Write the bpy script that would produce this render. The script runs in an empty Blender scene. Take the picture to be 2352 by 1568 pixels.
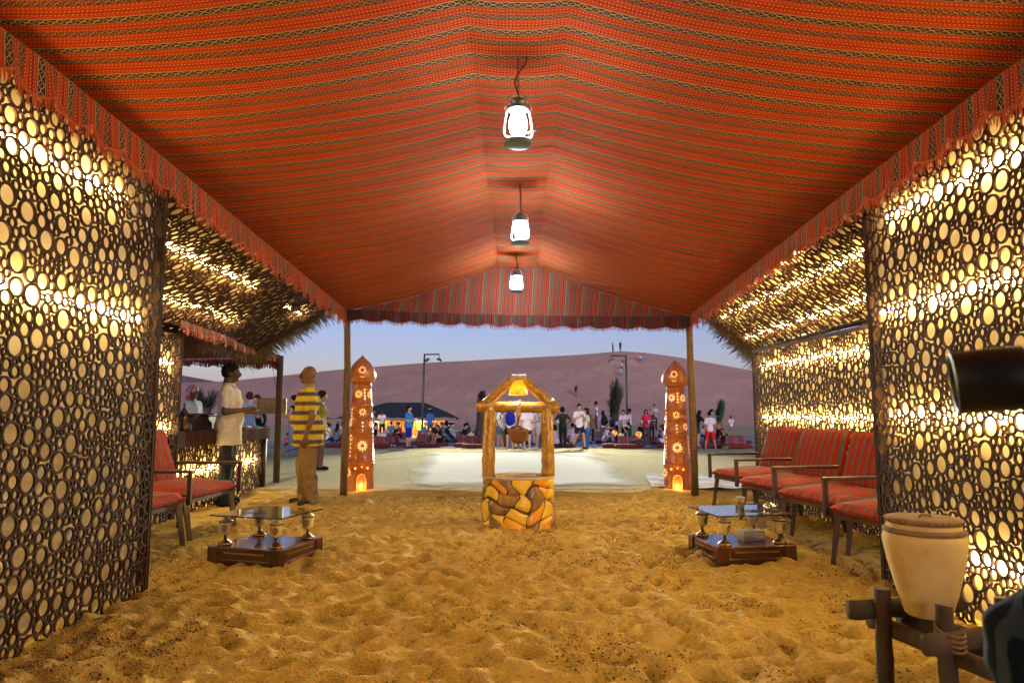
import bpy, math, random
import numpy as np
from mathutils import Vector, Matrix, Euler

random.seed(7)
SC = bpy.context.scene
COL = SC.collection
R = math.radians
PI = math.pi

# ------------------------------------------------------------------ camera, world, sun, exposure
CAM_H = 1.17
cam_d = bpy.data.cameras.new('camera')
cam = bpy.data.objects.new('camera', cam_d)
COL.objects.link(cam)
cam.location = (0, 0, CAM_H)
cam.rotation_euler = (R(90 + 5.86), 0, R(0.475))
cam_d.sensor_width = 36
cam_d.lens = 24
cam_d.clip_start = 0.05
cam_d.clip_end = 2000
cam_d.dof.use_dof = True
cam_d.dof.focus_distance = 9.0
cam_d.dof.aperture_fstop = 5.0
SC.camera = cam

world = bpy.data.worlds.new("World")
SC.world = world
world.use_nodes = True
wn, wl = world.node_tree.nodes, world.node_tree.links
bg = wn['Background']
sky = wn.new('ShaderNodeTexSky')
sky.sky_type = 'NISHITA'
sky.sun_disc = False
sky.sun_elevation = R(7.0)
sky.sun_rotation = R(164)
sky.altitude = 0
sky.air_density = 1.0
sky.dust_density = 1.0
sky.ozone_density = 3.0
tint = wn.new('ShaderNodeMix')
tint.data_type = 'RGBA'
tint.blend_type = 'MULTIPLY'
tint.inputs['Factor'].default_value = 1.0
tint.inputs[7].default_value = (1.08, 0.765, 1.0, 1)
wl.new(sky.outputs[0], tint.inputs[6])
wl.new(tint.outputs[2], bg.inputs['Color'])
bg.inputs['Strength'].default_value = 0.052

sun_d = bpy.data.lights.new('sun', 'SUN')
sun_d.energy = 0.42
sun_d.angle = R(14)
sun_d.color = (1.0, 0.80, 0.78)
sun = bpy.data.objects.new('sun', sun_d)
COL.objects.link(sun)
sun.rotation_euler = (R(80), 0, R(16))

SC.view_settings.view_transform = 'Standard'
SC.view_settings.look = 'None'
SC.view_settings.exposure = 1.9
SC.view_settings.gamma = 1.0
SC.view_settings.use_curve_mapping = False
SC.render.engine = 'CYCLES'
SC.cycles.use_denoising = True
SC.cycles.max_bounces = 6
SC.cycles.diffuse_bounces = 3
SC.cycles.glossy_bounces = 3
SC.cycles.transmission_bounces = 4
SC.cycles.sample_clamp_indirect = 4.0
SC.cycles.caustics_reflective = False
SC.cycles.caustics_refractive = False

LANTERN_E = 94.0     # hanging lanterns, emission strength of the globes
TUBE_E = 38.0        # warm light tubes behind the lattice
TUBE_C = (1.0, 0.71, 0.25)
FLOOD_W = 12000.0      # plaza floodlights

# ------------------------------------------------------------------ picture-to-place helpers (used only to work out distances)
CM = cam.rotation_euler.to_matrix()
def ray(px, py):
    return CM @ Vector(((px - 1176) / 1568, -(py - 784) / 1568, -1))
def P(px, py, Y):
    d = ray(px, py)
    return Vector((0, 0, CAM_H)) + d * (Y / d.y)
GY = [-400, 9.7, 10.1, 10.6, 19, 31, 60, 2000]
GZ = [0, 0, 0.05, 0.035, -0.05, -0.42, -0.45, -0.45]
def ground(x, y):
    return float(np.interp(y, GY, GZ))
def G(px, py, ymax=90):
    d = ray(px, py)
    y = 0.6
    while y < ymax:
        p = Vector((0, 0, CAM_H)) + d * (y / d.y)
        if p.z <= ground(p.x, p.y):
            return Vector((p.x, p.y, ground(p.x, p.y)))
        y *= 1.004
    return Vector((p.x, p.y, ground(p.x, p.y)))

# ------------------------------------------------------------------ materials
MATS = {}
class NT:
    """small wrapper that writes node trees from python expressions"""
    def __init__(self, name):
        self.m = bpy.data.materials.new(name)
        self.m.use_nodes = True
        self.n = self.m.node_tree.nodes
        self.l = self.m.node_tree.links
        self.b = self.n['Principled BSDF']
    def put(self, sock, v):
        if isinstance(v, bpy.types.NodeSocket):
            self.l.new(v, sock)
        else:
            sock.default_value = v
    def math(self, op, a, b=0.0, c=None, clamp=False):
        k = self.n.new('ShaderNodeMath')
        k.operation = op
        k.use_clamp = clamp
        self.put(k.inputs[0], a)
        self.put(k.inputs[1], b)
        if c is not None:
            self.put(k.inputs[2], c)
        return k.outputs[0]
    def mix(self, f, a, b, mode='MIX'):
        k = self.n.new('ShaderNodeMix')
        k.data_type = 'RGBA'
        k.blend_type = mode
        self.put(k.inputs['Factor'], f)
        for s, v in ((k.inputs[6], a), (k.inputs[7], b)):
            self.put(s, v if isinstance(v, bpy.types.NodeSocket) else (*v[:3], 1))
        return k.outputs[2]
    def ramp(self, f, stops, const=False):
        k = self.n.new('ShaderNodeValToRGB')
        cr = k.color_ramp
        cr.interpolation = 'CONSTANT' if const else 'LINEAR'
        while len(cr.elements) < len(stops):
            cr.elements.new(0.5)
        for e, (p, c) in zip(cr.elements, stops):
            e.position = p
        for e, (p, c) in zip(cr.elements, stops):
            e.position = p
            e.color = (*c[:3], 1) if isinstance(c, (tuple, list)) else (c, c, c, 1)
        self.put(k.inputs[0], f)
        return k.outputs[0]
    def coord(self, kind='Object'):
        k = self.n.new('ShaderNodeTexCoord')
        return k.outputs[kind]
    def sep(self, v):
        k = self.n.new('ShaderNodeSeparateXYZ')
        self.l.new(v, k.inputs[0])
        return k.outputs
    def scale(self, v, s):
        k = self.n.new('ShaderNodeMapping')
        self.l.new(v, k.inputs[0])
        k.inputs['Scale'].default_value = s if isinstance(s, tuple) else (s, s, s)
        return k.outputs[0]
    def noise(self, v, scale, detail=3.0, rough=0.55):
        k = self.n.new('ShaderNodeTexNoise')
        self.l.new(v, k.inputs['Vector'])
        k.inputs['Scale'].default_value = scale
        k.inputs['Detail'].default_value = detail
        k.inputs['Roughness'].default_value = rough
        return k.outputs[0]
    def voro(self, v, scale):
        k = self.n.new('ShaderNodeTexVoronoi')
        self.l.new(v, k.inputs['Vector'])
        k.inputs['Scale'].default_value = scale
        return k.outputs['Distance']
    def bump(self, h, strength=0.3, dist=0.01):
        k = self.n.new('ShaderNodeBump')
        k.inputs['Strength'].default_value = strength
        k.inputs['Distance'].default_value = dist
        self.l.new(h, k.inputs['Height'])
        self.l.new(k.outputs[0], self.b.inputs['Normal'])
    def color(self, c):
        self.put(self.b.inputs['Base Color'], c if isinstance(c, bpy.types.NodeSocket) else (*c[:3], 1))

def pm(name, c1, c2=None, scale=8.0, rough=0.75, bump=0.0, bscale=None, metal=0.0, coat=0.0, stretch=None, spec=None, detail=4.0):
    """plain material with a grain of a second colour and optional relief"""
    if name in MATS:
        return MATS[name]
    t = NT(name)
    v = t.coord('Object')
    if stretch:
        v = t.scale(v, stretch)
    if c2 is None:
        c2 = tuple(min(1, x * 0.78) for x in c1)
    f = t.noise(v, scale, detail)
    f = t.ramp(f, [(0.32, 0.0), (0.68, 1.0)])
    t.color(t.mix(f, c1, c2))
    t.b.inputs['Roughness'].default_value = rough
    t.b.inputs['Metallic'].default_value = metal
    t.b.inputs['Coat Weight'].default_value = coat
    t.b.inputs['Coat Roughness'].default_value = 0.12
    if spec is not None:
        t.b.inputs['Specular IOR Level'].default_value = spec
    if bump:
        t.bump(t.noise(v, bscale or scale * 4, 3), bump, 0.01)
    MATS[name] = t.m
    return t.m

def emit(name, c, e, base=None):
    if name in MATS:
        return MATS[name]
    t = NT(name)
    t.color(base or c)
    t.b.inputs['Emission Color'].default_value = (*c, 1)
    t.b.inputs['Emission Strength'].default_value = e
    MATS[name] = t.m
    return t.m

def sadu(name, src='UV', s_axis=0, t_axis=1, period=0.255, red=(0.34, 0.027, 0.005), orange=(0.40, 0.062, 0.008),
         dark=(0.022, 0.020, 0.017), cream=(0.44, 0.30, 0.12), rough=0.9):
    """woven bedouin cloth: stripes along s, dots and diamonds repeating along t"""
    if name in MATS:
        return MATS[name]
    t = NT(name)
    o = t.sep(t.coord(src))
    s, q = o[s_axis], o[t_axis]
    p = t.math('FRACT', t.math('DIVIDE', s, period))
    wine = tuple(x * 0.6 for x in red)
    base = t.ramp(p, [(0.0, dark), (0.17, cream), (0.18, dark), (0.20, orange), (0.225, red), (0.32, wine), (0.335, orange),
                      (0.37, red), (0.41, dark), (0.42, orange), (0.435, dark), (0.565, orange), (0.575, dark), (0.585, red),
                      (0.66, orange), (0.70, red), (0.80, wine), (0.82, red), (0.90, orange), (0.93, red), (0.965, dark), (0.975, cream)], const=True)
    # dotted weft lines
    lines = t.ramp(p, [(0.0, 0.0), (0.26, 1.0), (0.28, 0.0), (0.385, 1.0), (0.40, 0.0), (0.62, 1.0), (0.64, 0.0), (0.75, 1.0), (0.77, 0.0), (0.85, 1.0), (0.87, 0.0)], const=True)
    dots = t.math('GREATER_THAN', t.math('SINE', t.math('MULTIPLY', q, 2 * PI / 0.020)), 0.15)
    base = t.mix(t.math('MULTIPLY', lines, dots), base, cream)
    # diamonds in the wide dark band, chevrons in the narrow one
    def band(c, half, rep, base):
        a = t.math('ABSOLUTE', t.math('DIVIDE', t.math('SUBTRACT', p, c), half))
        b = t.math('ABSOLUTE', t.math('MULTIPLY', t.math('SUBTRACT', t.math('FRACT', t.math('DIVIDE', q, rep)), 0.5), 2.0))
        d = t.math('ABSOLUTE', t.math('SUBTRACT', t.math('ADD', a, b), 0.95))
        ins = t.math('LESS_THAN', a, 0.86)
        m = t.math('MULTIPLY', t.math('LESS_THAN', d, 0.115), ins)
        core = t.math('LESS_THAN', t.math('ADD', a, b), 0.18)
        m = t.math('MAXIMUM', m, t.math('MULTIPLY', core, ins))
        return t.mix(m, base, cream)
    base = band(0.085, 0.085, 0.062, base)
    base = band(0.50, 0.062, 0.044, base)
    n = t.noise(t.coord('Object'), 3.0, 4)
    base = t.mix(t.ramp(n, [(0.3, 0.0), (0.8, 0.28)]), base, tuple(x * 0.6 for x in red))
    t.color(base)
    t.b.inputs['Roughness'].default_value = rough
    t.b.inputs['Specular IOR Level'].default_value = 0.04
    wv = t.math('SINE', t.math('MULTIPLY', s, 2 * PI / 0.006))
    t.bump(wv, 0.25, 0.002)
    MATS[name] = t.m
    return t.m

# ------------------------------------------------------------------ mesh builder
class MB:
    def __init__(self):
        self.v, self.f, self.uv = [], [], None
    def add(self, vs, fs):
        o = len(self.v)
        self.v.extend(tuple(p) for p in vs)
        self.f.extend(tuple(i + o for i in q) for q in fs)
        return self
    def box(self, c, s, rot=None, bev=0.0):
        hx, hy, hz = s[0] / 2, s[1] / 2, s[2] / 2
        if bev <= 0:
            vs = [(x, y, z) for x in (-hx, hx) for y in (-hy, hy) for z in (-hz, hz)]
            fs = [(0, 1, 3, 2), (4, 6, 7, 5), (0, 4, 5, 1), (2, 3, 7, 6), (0, 2, 6, 4), (1, 5, 7, 3)]
        else:
            b = min(bev, hx * .95, hy * .95, hz * .95)
            prof = [(-hz, -b), (-hz + b * .35, -b * .35), (-hz + b, 0), (hz - b, 0), (hz - b * .35, -b * .35), (hz, -b)]
            vs, fs = [], []
            for z, ins in prof:
                X, Y = hx + ins, hy + ins
                c2 = b * 0.7
                for (sx, sy) in ((1, 1), (-1, 1), (-1, -1), (1, -1)):
                    pts = [(X, Y - c2), (X - c2 * .3, Y - c2 * .3), (X - c2, Y)]
                    if sx * sy < 0:
                        pts = pts[::-1]
                    vs += [(sx * a, sy * d, z) for a, d in pts]
            n = 12
            for k in range(len(prof) - 1):
                for i in range(n):
                    j = (i + 1) % n
                    fs.append((k * n + i, k * n + j, (k + 1) * n + j, (k + 1) * n + i))
            fs.append(tuple(range(n))[::-1])
            fs.append(tuple((len(prof) - 1) * n + i for i in range(n)))
        M = rot if rot is not None else Matrix.Identity(3)
        c = Vector(c)
        return self.add([c + M @ Vector(p) for p in vs], fs)
    def tube(self, pts, rad, n=8, cap=True):
        pts = [Vector(p) for p in pts]
        if not isinstance(rad, (list, tuple)):
            rad = [rad] * len(pts)
        vs, fs = [], []
        up = None
        for i, p in enumerate(pts):
            t = (pts[min(i + 1, len(pts) - 1)] - pts[max(i - 1, 0)])
            t = t.normalized() if t.length > 1e-9 else Vector((0, 0, 1))
            if up is None:
                up = Vector((1, 0, 0)) if abs(t.x) < .8 else Vector((0, 1, 0))
            a = (up - t * up.dot(t)).normalized()
            up = a
            b = t.cross(a)
            for k in range(n):
                an = 2 * PI * k / n
                vs.append(p + (a * math.cos(an) + b * math.sin(an)) * rad[i])
        for i in range(len(pts) - 1):
            for k in range(n):
                j = (k + 1) % n
                fs.append((i * n + k, i * n + j, (i + 1) * n + j, (i + 1) * n + k))
        if cap:
            fs.append(tuple(range(n))[::-1])
            fs.append(tuple((len(pts) - 1) * n + k for k in range(n)))
        return self.add(vs, fs)
    def lathe(self, prof, c=(0, 0, 0), n=20, cap=True, sx=1, sy=1, rot=None):
        vs, fs = [], []
        M = rot if rot is not None else Matrix.Identity(3)
        c = Vector(c)
        for r, z in prof:
            for k in range(n):
                a = 2 * PI * k / n
                vs.append(c + M @ Vector((r * math.cos(a) * sx, r * math.sin(a) * sy, z)))
        for i in range(len(prof) - 1):
            for k in range(n):
                j = (k + 1) % n
                fs.append((i * n + k, i * n + j, (i + 1) * n + j, (i + 1) * n + k))
        if cap:
            fs.append(tuple(range(n))[::-1])
            fs.append(tuple((len(prof) - 1) * n + k for k in range(n)))
        return self.add(vs, fs)
    def ell(self, c, r, n=12, m=7, rot=None):
        prof = [(max(1e-4, math.sin(PI * i / m)), -math.cos(PI * i / m)) for i in range(m + 1)]
        M = (rot if rot is not None else Matrix.Identity(3)) @ Matrix.Diagonal(Vector(r))
        return self.lathe(prof, c, n, True, 1, 1, M)
    def cap2(self, a, b, ra, rb, n=10):
        """tapered capsule"""
        a, b = Vector(a), Vector(b)
        d = b - a
        if d.length < 1e-6:
            return self.ell(a, (ra, ra, ra), n, 6)
        t = d.normalized()
        pts = [a - t * ra * .98, a - t * ra * .7, a - t * ra * .3, a, b, b + t * rb * .3, b + t * rb * .7, b + t * rb * .98]
        rr = [ra * .18, ra * .71, ra * .954, ra, rb, rb * .954, rb * .71, rb * .18]
        return self.tube(pts, rr, n)
    def grid(self, fn, nu, nv):
        vs = [fn(i / nu, j / nv) for i in range(nu + 1) for j in range(nv + 1)]
        fs = [(i * (nv + 1) + j, (i + 1) * (nv + 1) + j, (i + 1) * (nv + 1) + j + 1, i * (nv + 1) + j + 1) for i in range(nu) for j in range(nv)]
        return self.add(vs, fs)
    def mesh(self, name, m, smooth=False):
        me = bpy.data.meshes.new(name)
        me.from_pydata(self.v, [], self.f)
        if m:
            me.materials.append(m)
        if smooth:
            me.polygons.foreach_set('use_smooth', [True] * len(me.polygons))
        me.update()
        return me
    def build(self, name, m, parent=None, smooth=False, uv=None):
        me = self.mesh(name, m, smooth)
        if uv:
            lay = me.uv_layers.new(name='UVMap')
            co = [uv(self.v[l.vertex_index]) for l in me.loops] if callable(uv) else [uv[l.vertex_index] for l in me.loops]
            lay.data.foreach_set('uv', [c for p in co for c in p])
        o = bpy.data.objects.new(name, me)
        COL.objects.link(o)
        if parent:
            o.parent = parent
        return o

def auto(o, ang=40):
    """smooth shading that keeps hard edges"""
    me = o.data
    me.polygons.foreach_set('use_smooth', [True] * len(me.polygons))
    me.set_sharp_from_angle(angle=R(ang))
    return o

def tag(o, label=None, cat=None, group=None, kind=None):
    if label: o['label'] = label
    if cat: o['category'] = cat
    if group: o['group'] = group
    if kind: o['kind'] = kind
    return o
def empty(name, loc=(0, 0, 0), rz=0.0, label=None, cat=None, group=None):
    o = bpy.data.objects.new(name, None)
    COL.objects.link(o)
    o.location = loc
    o.rotation_euler = (0, 0, rz)
    o.empty_display_size = 0.1
    return tag(o, label, cat, group)
def copy_tree(o, parent=None):
    c = o.copy()
    COL.objects.link(c)
    c.parent = parent
    for ch in list(o.children):
        copy_tree(ch, c)
    return c
def stuff(o):
    o['kind'] = 'stuff'
    return o
def structure(o):
    o['kind'] = 'structure'
    return o

# palette
wood_dark = pm('dark_wood', (0.035, 0.016, 0.009), (0.018, 0.008, 0.005), 6, 0.45, 0.15, stretch=(1, 1, .15))
mdf = pm('brown_lattice_board', (0.050, 0.025, 0.019), (0.035, 0.018, 0.014), 14, 0.8, 0.08, spec=.15)
cream_board = pm('cream_backing', (0.78, 0.66, 0.42), (0.70, 0.57, 0.34), 2.0, 0.6)
black_metal = pm('black_metal', (0.012, 0.013, 0.015), (0.02, 0.02, 0.022), 20, 0.4, metal=0.6)
rope_m = pm('rope_wrap', (0.20, 0.12, 0.05), (0.10, 0.06, 0.025), 60, 0.95, 0.5, 90, stretch=(1, 1, 3))
fringe_m = pm('orange_fringe', (0.46, 0.085, 0.014), (0.30, 0.045, 0.010), 30, 0.9)
thatch_m = pm('palm_thatch', (0.20, 0.13, 0.045), (0.08, 0.055, 0.02), 25, 0.9)
brass = pm('brass', (0.55, 0.33, 0.09), (0.35, 0.2, 0.05), 12, 0.25, metal=1.0)
white_cloth = pm('white_cotton', (0.72, 0.72, 0.72), (0.62, 0.62, 0.64), 10, 0.9)
tube_m = emit('warm_light_tube', TUBE_C, TUBE_E)

# ================================================================== GROUND, PALE STRIP, DUNES
_rng = np.random.default_rng(11)
def vnoise(x, y, cell, seed):
    g = np.random.default_rng(seed).random((257, 257))
    X, Y = x / cell, y / cell
    i, j = np.floor(X).astype(int), np.floor(Y).astype(int)
    u, v = X - i, Y - j
    u, v = u * u * (3 - 2 * u), v * v * (3 - 2 * v)
    i0, j0, i1, j1 = i % 256, j % 256, (i + 1) % 256, (j + 1) % 256
    return (g[i0, j0] * (1 - u) + g[i1, j0] * u) * (1 - v) + (g[i0, j1] * (1 - u) + g[i1, j1] * u) * v - 0.5

def sheet(name, X, Y, Z, m):
    ny, nx = X.shape
    co = np.stack([X, Y, Z], -1).reshape(-1, 3)
    idx = np.arange(nx * ny).reshape(ny, nx)
    f = np.stack([idx[:-1, :-1], idx[:-1, 1:], idx[1:, 1:], idx[1:, :-1]], -1).reshape(-1, 4)
    me = bpy.data.meshes.new(name)
    me.vertices.add(len(co)); me.vertices.foreach_set('co', co.ravel())
    me.loops.add(f.size); me.loops.foreach_set('vertex_index', f.ravel())
    me.polygons.add(len(f)); me.polygons.foreach_set('loop_start', np.arange(0, f.size, 4))
    me.polygons.foreach_set('use_smooth', np.ones(len(f), bool))
    me.update(); me.validate()
    me.materials.append(m)
    o = bpy.data.objects.new(name, me)
    COL.objects.link(o)
    return o

def sand_material():
    t = NT('sand')
    v = t.coord('Object')
    o = t.sep(v)
    out = t.ramp(t.math('DIVIDE', t.math('SUBTRACT', o[1], 9.6), 1.0, clamp=True), [(0.0, 0.0), (1.0, 1.0)])
    big = t.ramp(t.noise(v, 1.3, 4), [(0.3, 0.0), (0.7, 1.0)])
    mid = t.ramp(t.noise(v, 7.0, 4), [(0.35, 0.0), (0.7, 1.0)])
    inn = t.mix(big, (0.58, 0.405, 0.105), (0.48, 0.315, 0.068))
    inn = t.mix(t.math('MULTIPLY', mid, 0.45), inn, (0.66, 0.47, 0.14))
    pale = t.mix(mid, (0.62, 0.54, 0.26), (0.54, 0.46, 0.22))
    c = t.mix(out, inn, pale)  # same sand, coloured paler past the tent edge to carry the outdoor light
    # damp dark crumbs lying in patches
    patch = t.ramp(t.noise(v, 2.2, 3), [(0.33, 0.15), (0.55, 1.0)])
    crumbs = t.ramp(t.noise(v, 36.0, 3, 0.75), [(0.55, 0.0), (0.60, 1.0)])
    fine = t.ramp(t.noise(v, 90.0, 2, 0.7), [(0.56, 0.0), (0.64, 1.0)])
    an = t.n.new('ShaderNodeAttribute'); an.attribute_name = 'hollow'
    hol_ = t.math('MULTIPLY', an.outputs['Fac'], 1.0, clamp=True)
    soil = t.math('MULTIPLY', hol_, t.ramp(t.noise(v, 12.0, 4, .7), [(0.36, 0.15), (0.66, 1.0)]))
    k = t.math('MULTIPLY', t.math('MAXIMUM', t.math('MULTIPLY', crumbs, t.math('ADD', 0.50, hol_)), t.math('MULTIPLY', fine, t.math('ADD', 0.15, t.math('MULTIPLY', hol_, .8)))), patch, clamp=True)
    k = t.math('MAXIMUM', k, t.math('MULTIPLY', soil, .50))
    k = t.math('MULTIPLY', k, t.math('SUBTRACT', 1.0, t.math('MULTIPLY', out, 0.93)))
    c = t.mix(t.math('MULTIPLY', k, 0.80), c, (0.085, 0.052, 0.022))
    t.color(c)
    t.b.inputs['Roughness'].default_value = 0.95
    t.b.inputs['Specular IOR Level'].default_value = 0.1
    h = t.math('ADD', t.noise(v, 22.0, 5, 0.7), t.math('MULTIPLY', t.noise(v, 90.0, 2), 0.45))
    t.bump(h, 1.0, 0.034)
    return t.m
sand = sand_material()

def axis(lo, fine0, fine1, hi, step, k):
    a = list(np.arange(fine0, fine1 + 1e-6, step))
    d, x = step, fine1
    while x < hi:
        d *= k; x += d; a.append(x)
    d, x = step, fine0
    while x > lo:
        d *= k; x -= d; a.insert(0, x)
    return np.array(a)
gx = axis(-500, -3.4, 3.4, 500, 0.019, 1.16)
gy = axis(-400, 2.3, 10.6, 75, 0.018, 1.045)
X, Y = np.meshgrid(gx, gy)
base = np.interp(Y, GY, GZ)
near = np.clip((22 - Y) / 10, 0, 1) * np.clip((8 - np.abs(X)) / 2, 0, 1) * np.clip((Y + 6) / 4, 0, 1)
inside = np.clip((9.9 - Y) / .5, 0, 1)
rough = (vnoise(X, Y, .55, 1) * .020 + vnoise(X, Y, .22, 2) * .022 + vnoise(X, Y, .10, 3) * .020 + vnoise(X, Y, .052, 4) * .014 + vnoise(X, Y, .027, 5) * .007)
rough = rough * np.where((np.abs(X) < 6.5) & (Y > 10.2), .10, 1.0)
# trodden foot marks
dent = np.zeros_like(X)
for k in range(2700):
    cx, cy = _rng.uniform(-3.2, 3.2), _rng.uniform(2.4, 9.6)
    an, s = _rng.uniform(0, PI), _rng.uniform(.5, 1.1)
    i0, i1 = np.searchsorted(gx, cx - .3), np.searchsorted(gx, cx + .3)
    j0, j1 = np.searchsorted(gy, cy - .3), np.searchsorted(gy, cy + .3)
    dx, dy = X[j0:j1, i0:i1] - cx, Y[j0:j1, i0:i1] - cy
    a = (dx * math.cos(an) + dy * math.sin(an)) / (.095 * s)
    b = (-dx * math.sin(an) + dy * math.cos(an)) / (.060 * s)
    q = a * a + b * b
    dent[j0:j1, i0:i1] += (-.025 * np.exp(-q) + .010 * np.exp(-(np.sqrt(q) - 1.6) ** 2 * 3)) * (.5 + s * .6)
# banked edge where the tent floor meets the trodden plaza
lip = np.interp(Y, [9.55, 9.8, 10.0, 10.5], [0, 1, 0.4, 0]) * .035 * (1 + 2.2 * vnoise(X, Y, .5, 9))
Zg = base + near * (rough * (0.35 + .65 * inside) + dent * inside + lip * (np.abs(X) < 6))
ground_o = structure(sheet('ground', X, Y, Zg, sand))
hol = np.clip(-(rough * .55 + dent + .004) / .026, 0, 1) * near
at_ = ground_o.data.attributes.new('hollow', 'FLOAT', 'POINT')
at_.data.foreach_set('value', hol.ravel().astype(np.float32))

cr_rng = np.random.default_rng(77)
cx_, cy_ = cr_rng.uniform(-3.3, 3.3, 120000), 2.3 + 7.3 * cr_rng.random(120000) ** 1.35
pn = vnoise(cx_, cy_, .9, 51) + .8 * vnoise(cx_, cy_, .28, 52) + .10 * np.clip(np.abs(cx_) - .9, 0, 1.5) + .10 * np.clip(4.2 - cy_, 0, 1.6)
keep = pn > .14 + .22 * cr_rng.random(120000)
cx_, cy_ = cx_[keep][:34000], cy_[keep][:34000]
cv, cf = [], []
for a_, b_ in zip(cx_, cy_):
    i = int(np.searchsorted(gx, a_)); j = int(np.searchsorted(gy, b_))
    z_ = float(Zg[j, i]); s_ = .0022 + .0058 * cr_rng.random() ** 2.0
    o_ = len(cv); r_ = cr_rng.uniform(.6, 1.3, 6)
    cv += [(a_ + s_ * r_[0], b_, z_), (a_ - s_ * r_[1], b_, z_ + s_ * .2), (a_, b_ + s_ * r_[2], z_), (a_, b_ - s_ * r_[3], z_ + s_ * .1), (a_, b_, z_ + s_ * r_[4] * .8), (a_, b_, z_ - s_ * .6)]
    for q in ((0, 2, 4), (2, 1, 4), (1, 3, 4), (3, 0, 4), (2, 0, 5), (1, 2, 5), (3, 1, 5), (0, 3, 5)): cf.append(tuple(o_ + k for k in q))
mbc = MB(); mbc.v, mbc.f = cv, cf
crumb_o = stuff(mbc.build('sand_crumbs', pm('damp_clod', (.11, .066, .026), (.05, .030, .014), 30, .95)))
tag(crumb_o, 'small dark clods and crumbs scattered over the sand floor', 'crumbs')

def ground_hit(x, y):
    i = int(np.clip(np.searchsorted(gx, x), 0, len(gx) - 1)); j = int(np.clip(np.searchsorted(gy, y), 0, len(gy) - 1))
    return float(Zg[j, i])

# pale soft-edged strip running out from the tent towards the seating
t = NT('pale_strip_surface')
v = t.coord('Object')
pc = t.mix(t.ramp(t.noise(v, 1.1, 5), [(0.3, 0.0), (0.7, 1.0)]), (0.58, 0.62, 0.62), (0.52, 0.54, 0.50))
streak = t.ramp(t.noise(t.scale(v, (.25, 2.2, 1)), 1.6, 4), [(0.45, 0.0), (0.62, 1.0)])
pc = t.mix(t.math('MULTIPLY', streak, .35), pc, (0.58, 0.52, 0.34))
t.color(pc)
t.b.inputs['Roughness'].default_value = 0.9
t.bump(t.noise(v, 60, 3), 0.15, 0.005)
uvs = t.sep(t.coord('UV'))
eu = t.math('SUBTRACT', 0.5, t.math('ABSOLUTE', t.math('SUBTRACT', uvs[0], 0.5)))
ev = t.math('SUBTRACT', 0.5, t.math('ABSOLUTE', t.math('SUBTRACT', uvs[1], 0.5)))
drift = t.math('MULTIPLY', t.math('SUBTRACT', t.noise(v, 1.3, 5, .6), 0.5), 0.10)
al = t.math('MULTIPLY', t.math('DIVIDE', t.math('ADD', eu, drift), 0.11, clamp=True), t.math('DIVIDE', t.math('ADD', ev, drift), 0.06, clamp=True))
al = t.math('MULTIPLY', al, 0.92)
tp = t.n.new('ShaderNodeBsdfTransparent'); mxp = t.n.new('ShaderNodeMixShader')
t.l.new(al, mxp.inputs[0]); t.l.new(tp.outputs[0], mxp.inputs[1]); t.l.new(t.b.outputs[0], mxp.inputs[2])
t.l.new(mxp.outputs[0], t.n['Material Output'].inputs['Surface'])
strip_m = t.m
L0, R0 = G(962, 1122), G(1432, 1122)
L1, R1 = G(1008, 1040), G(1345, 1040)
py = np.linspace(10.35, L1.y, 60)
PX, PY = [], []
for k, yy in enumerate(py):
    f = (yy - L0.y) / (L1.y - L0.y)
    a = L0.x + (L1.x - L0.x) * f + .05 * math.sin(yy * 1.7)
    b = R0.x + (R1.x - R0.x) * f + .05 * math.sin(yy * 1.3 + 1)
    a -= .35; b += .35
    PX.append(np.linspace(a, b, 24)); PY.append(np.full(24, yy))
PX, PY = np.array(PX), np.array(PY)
po_ = structure(sheet('pale_strip', PX, PY, np.interp(PY, GY, GZ) + .026, strip_m))
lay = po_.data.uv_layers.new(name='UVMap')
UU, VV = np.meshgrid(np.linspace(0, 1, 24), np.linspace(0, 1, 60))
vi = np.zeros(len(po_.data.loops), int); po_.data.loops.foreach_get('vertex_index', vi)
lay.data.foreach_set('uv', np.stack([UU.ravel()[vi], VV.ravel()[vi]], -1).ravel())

# grey paved terrace where the guests sit
ter_m = pm('terrace_paving', (0.36, 0.37, 0.40), (0.30, 0.30, 0.33), 1.5, 0.85, 0.1)
tx, ty = np.meshgrid(np.linspace(-13, 18, 40), np.linspace(29.4, 46, 40))
structure(sheet('terrace', tx, ty + .25 * np.sin(tx * .9) * (ty < 30), np.interp(ty, GY, GZ) + .03, ter_m))

# the big dune: ridge line by azimuth, steep slip face towards the camp
def dune_material(name, c1, c2):
    t = NT(name)
    v = t.coord('Object')
    a = t.ramp(t.noise(v, 0.06, 5), [(0.3, 0.0), (0.7, 1.0)])
    b = t.ramp(t.noise(t.scale(v, (1, .35, 1)), 0.9, 6, .7), [(0.35, 0.0), (0.7, 1.0)])
    c = t.mix(a, c1, c2)
    c = t.mix(t.math('MULTIPLY', b, 0.38), c, tuple(x * .66 for x in c1))
    t.color(c)
    t.b.inputs['Roughness'].default_value = 1.0
    t.b.inputs['Specular IOR Level'].default_value = 0.0
    t.bump(t.noise(v, 1.4, 6, .7), 0.9, 0.35)
    return t.m
dune_m = dune_material('dune_sand', (0.60, 0.41, 0.325), (0.53, 0.36, 0.29))
RIDGE = [(-1500, 905), (-300, 893), (200, 884), (430, 878), (520, 875), (640, 863), (760, 850), (880, 840), (985, 832), (1090, 827), (1185, 822),
         (1260, 818), (1330, 814), (1400, 808), (1430, 806), (1480, 809), (1540, 817), (1590, 825), (1660, 838), (1735, 852), (1900, 880), (2300, 900), (3800, 910)]
YR, YF = 116.0, 84.0
rx, rh = [], []
for px, pyy in RIDGE:
    p = P(px, pyy, YR)
    rx.append(p.x); rh.append(p.z)
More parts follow.
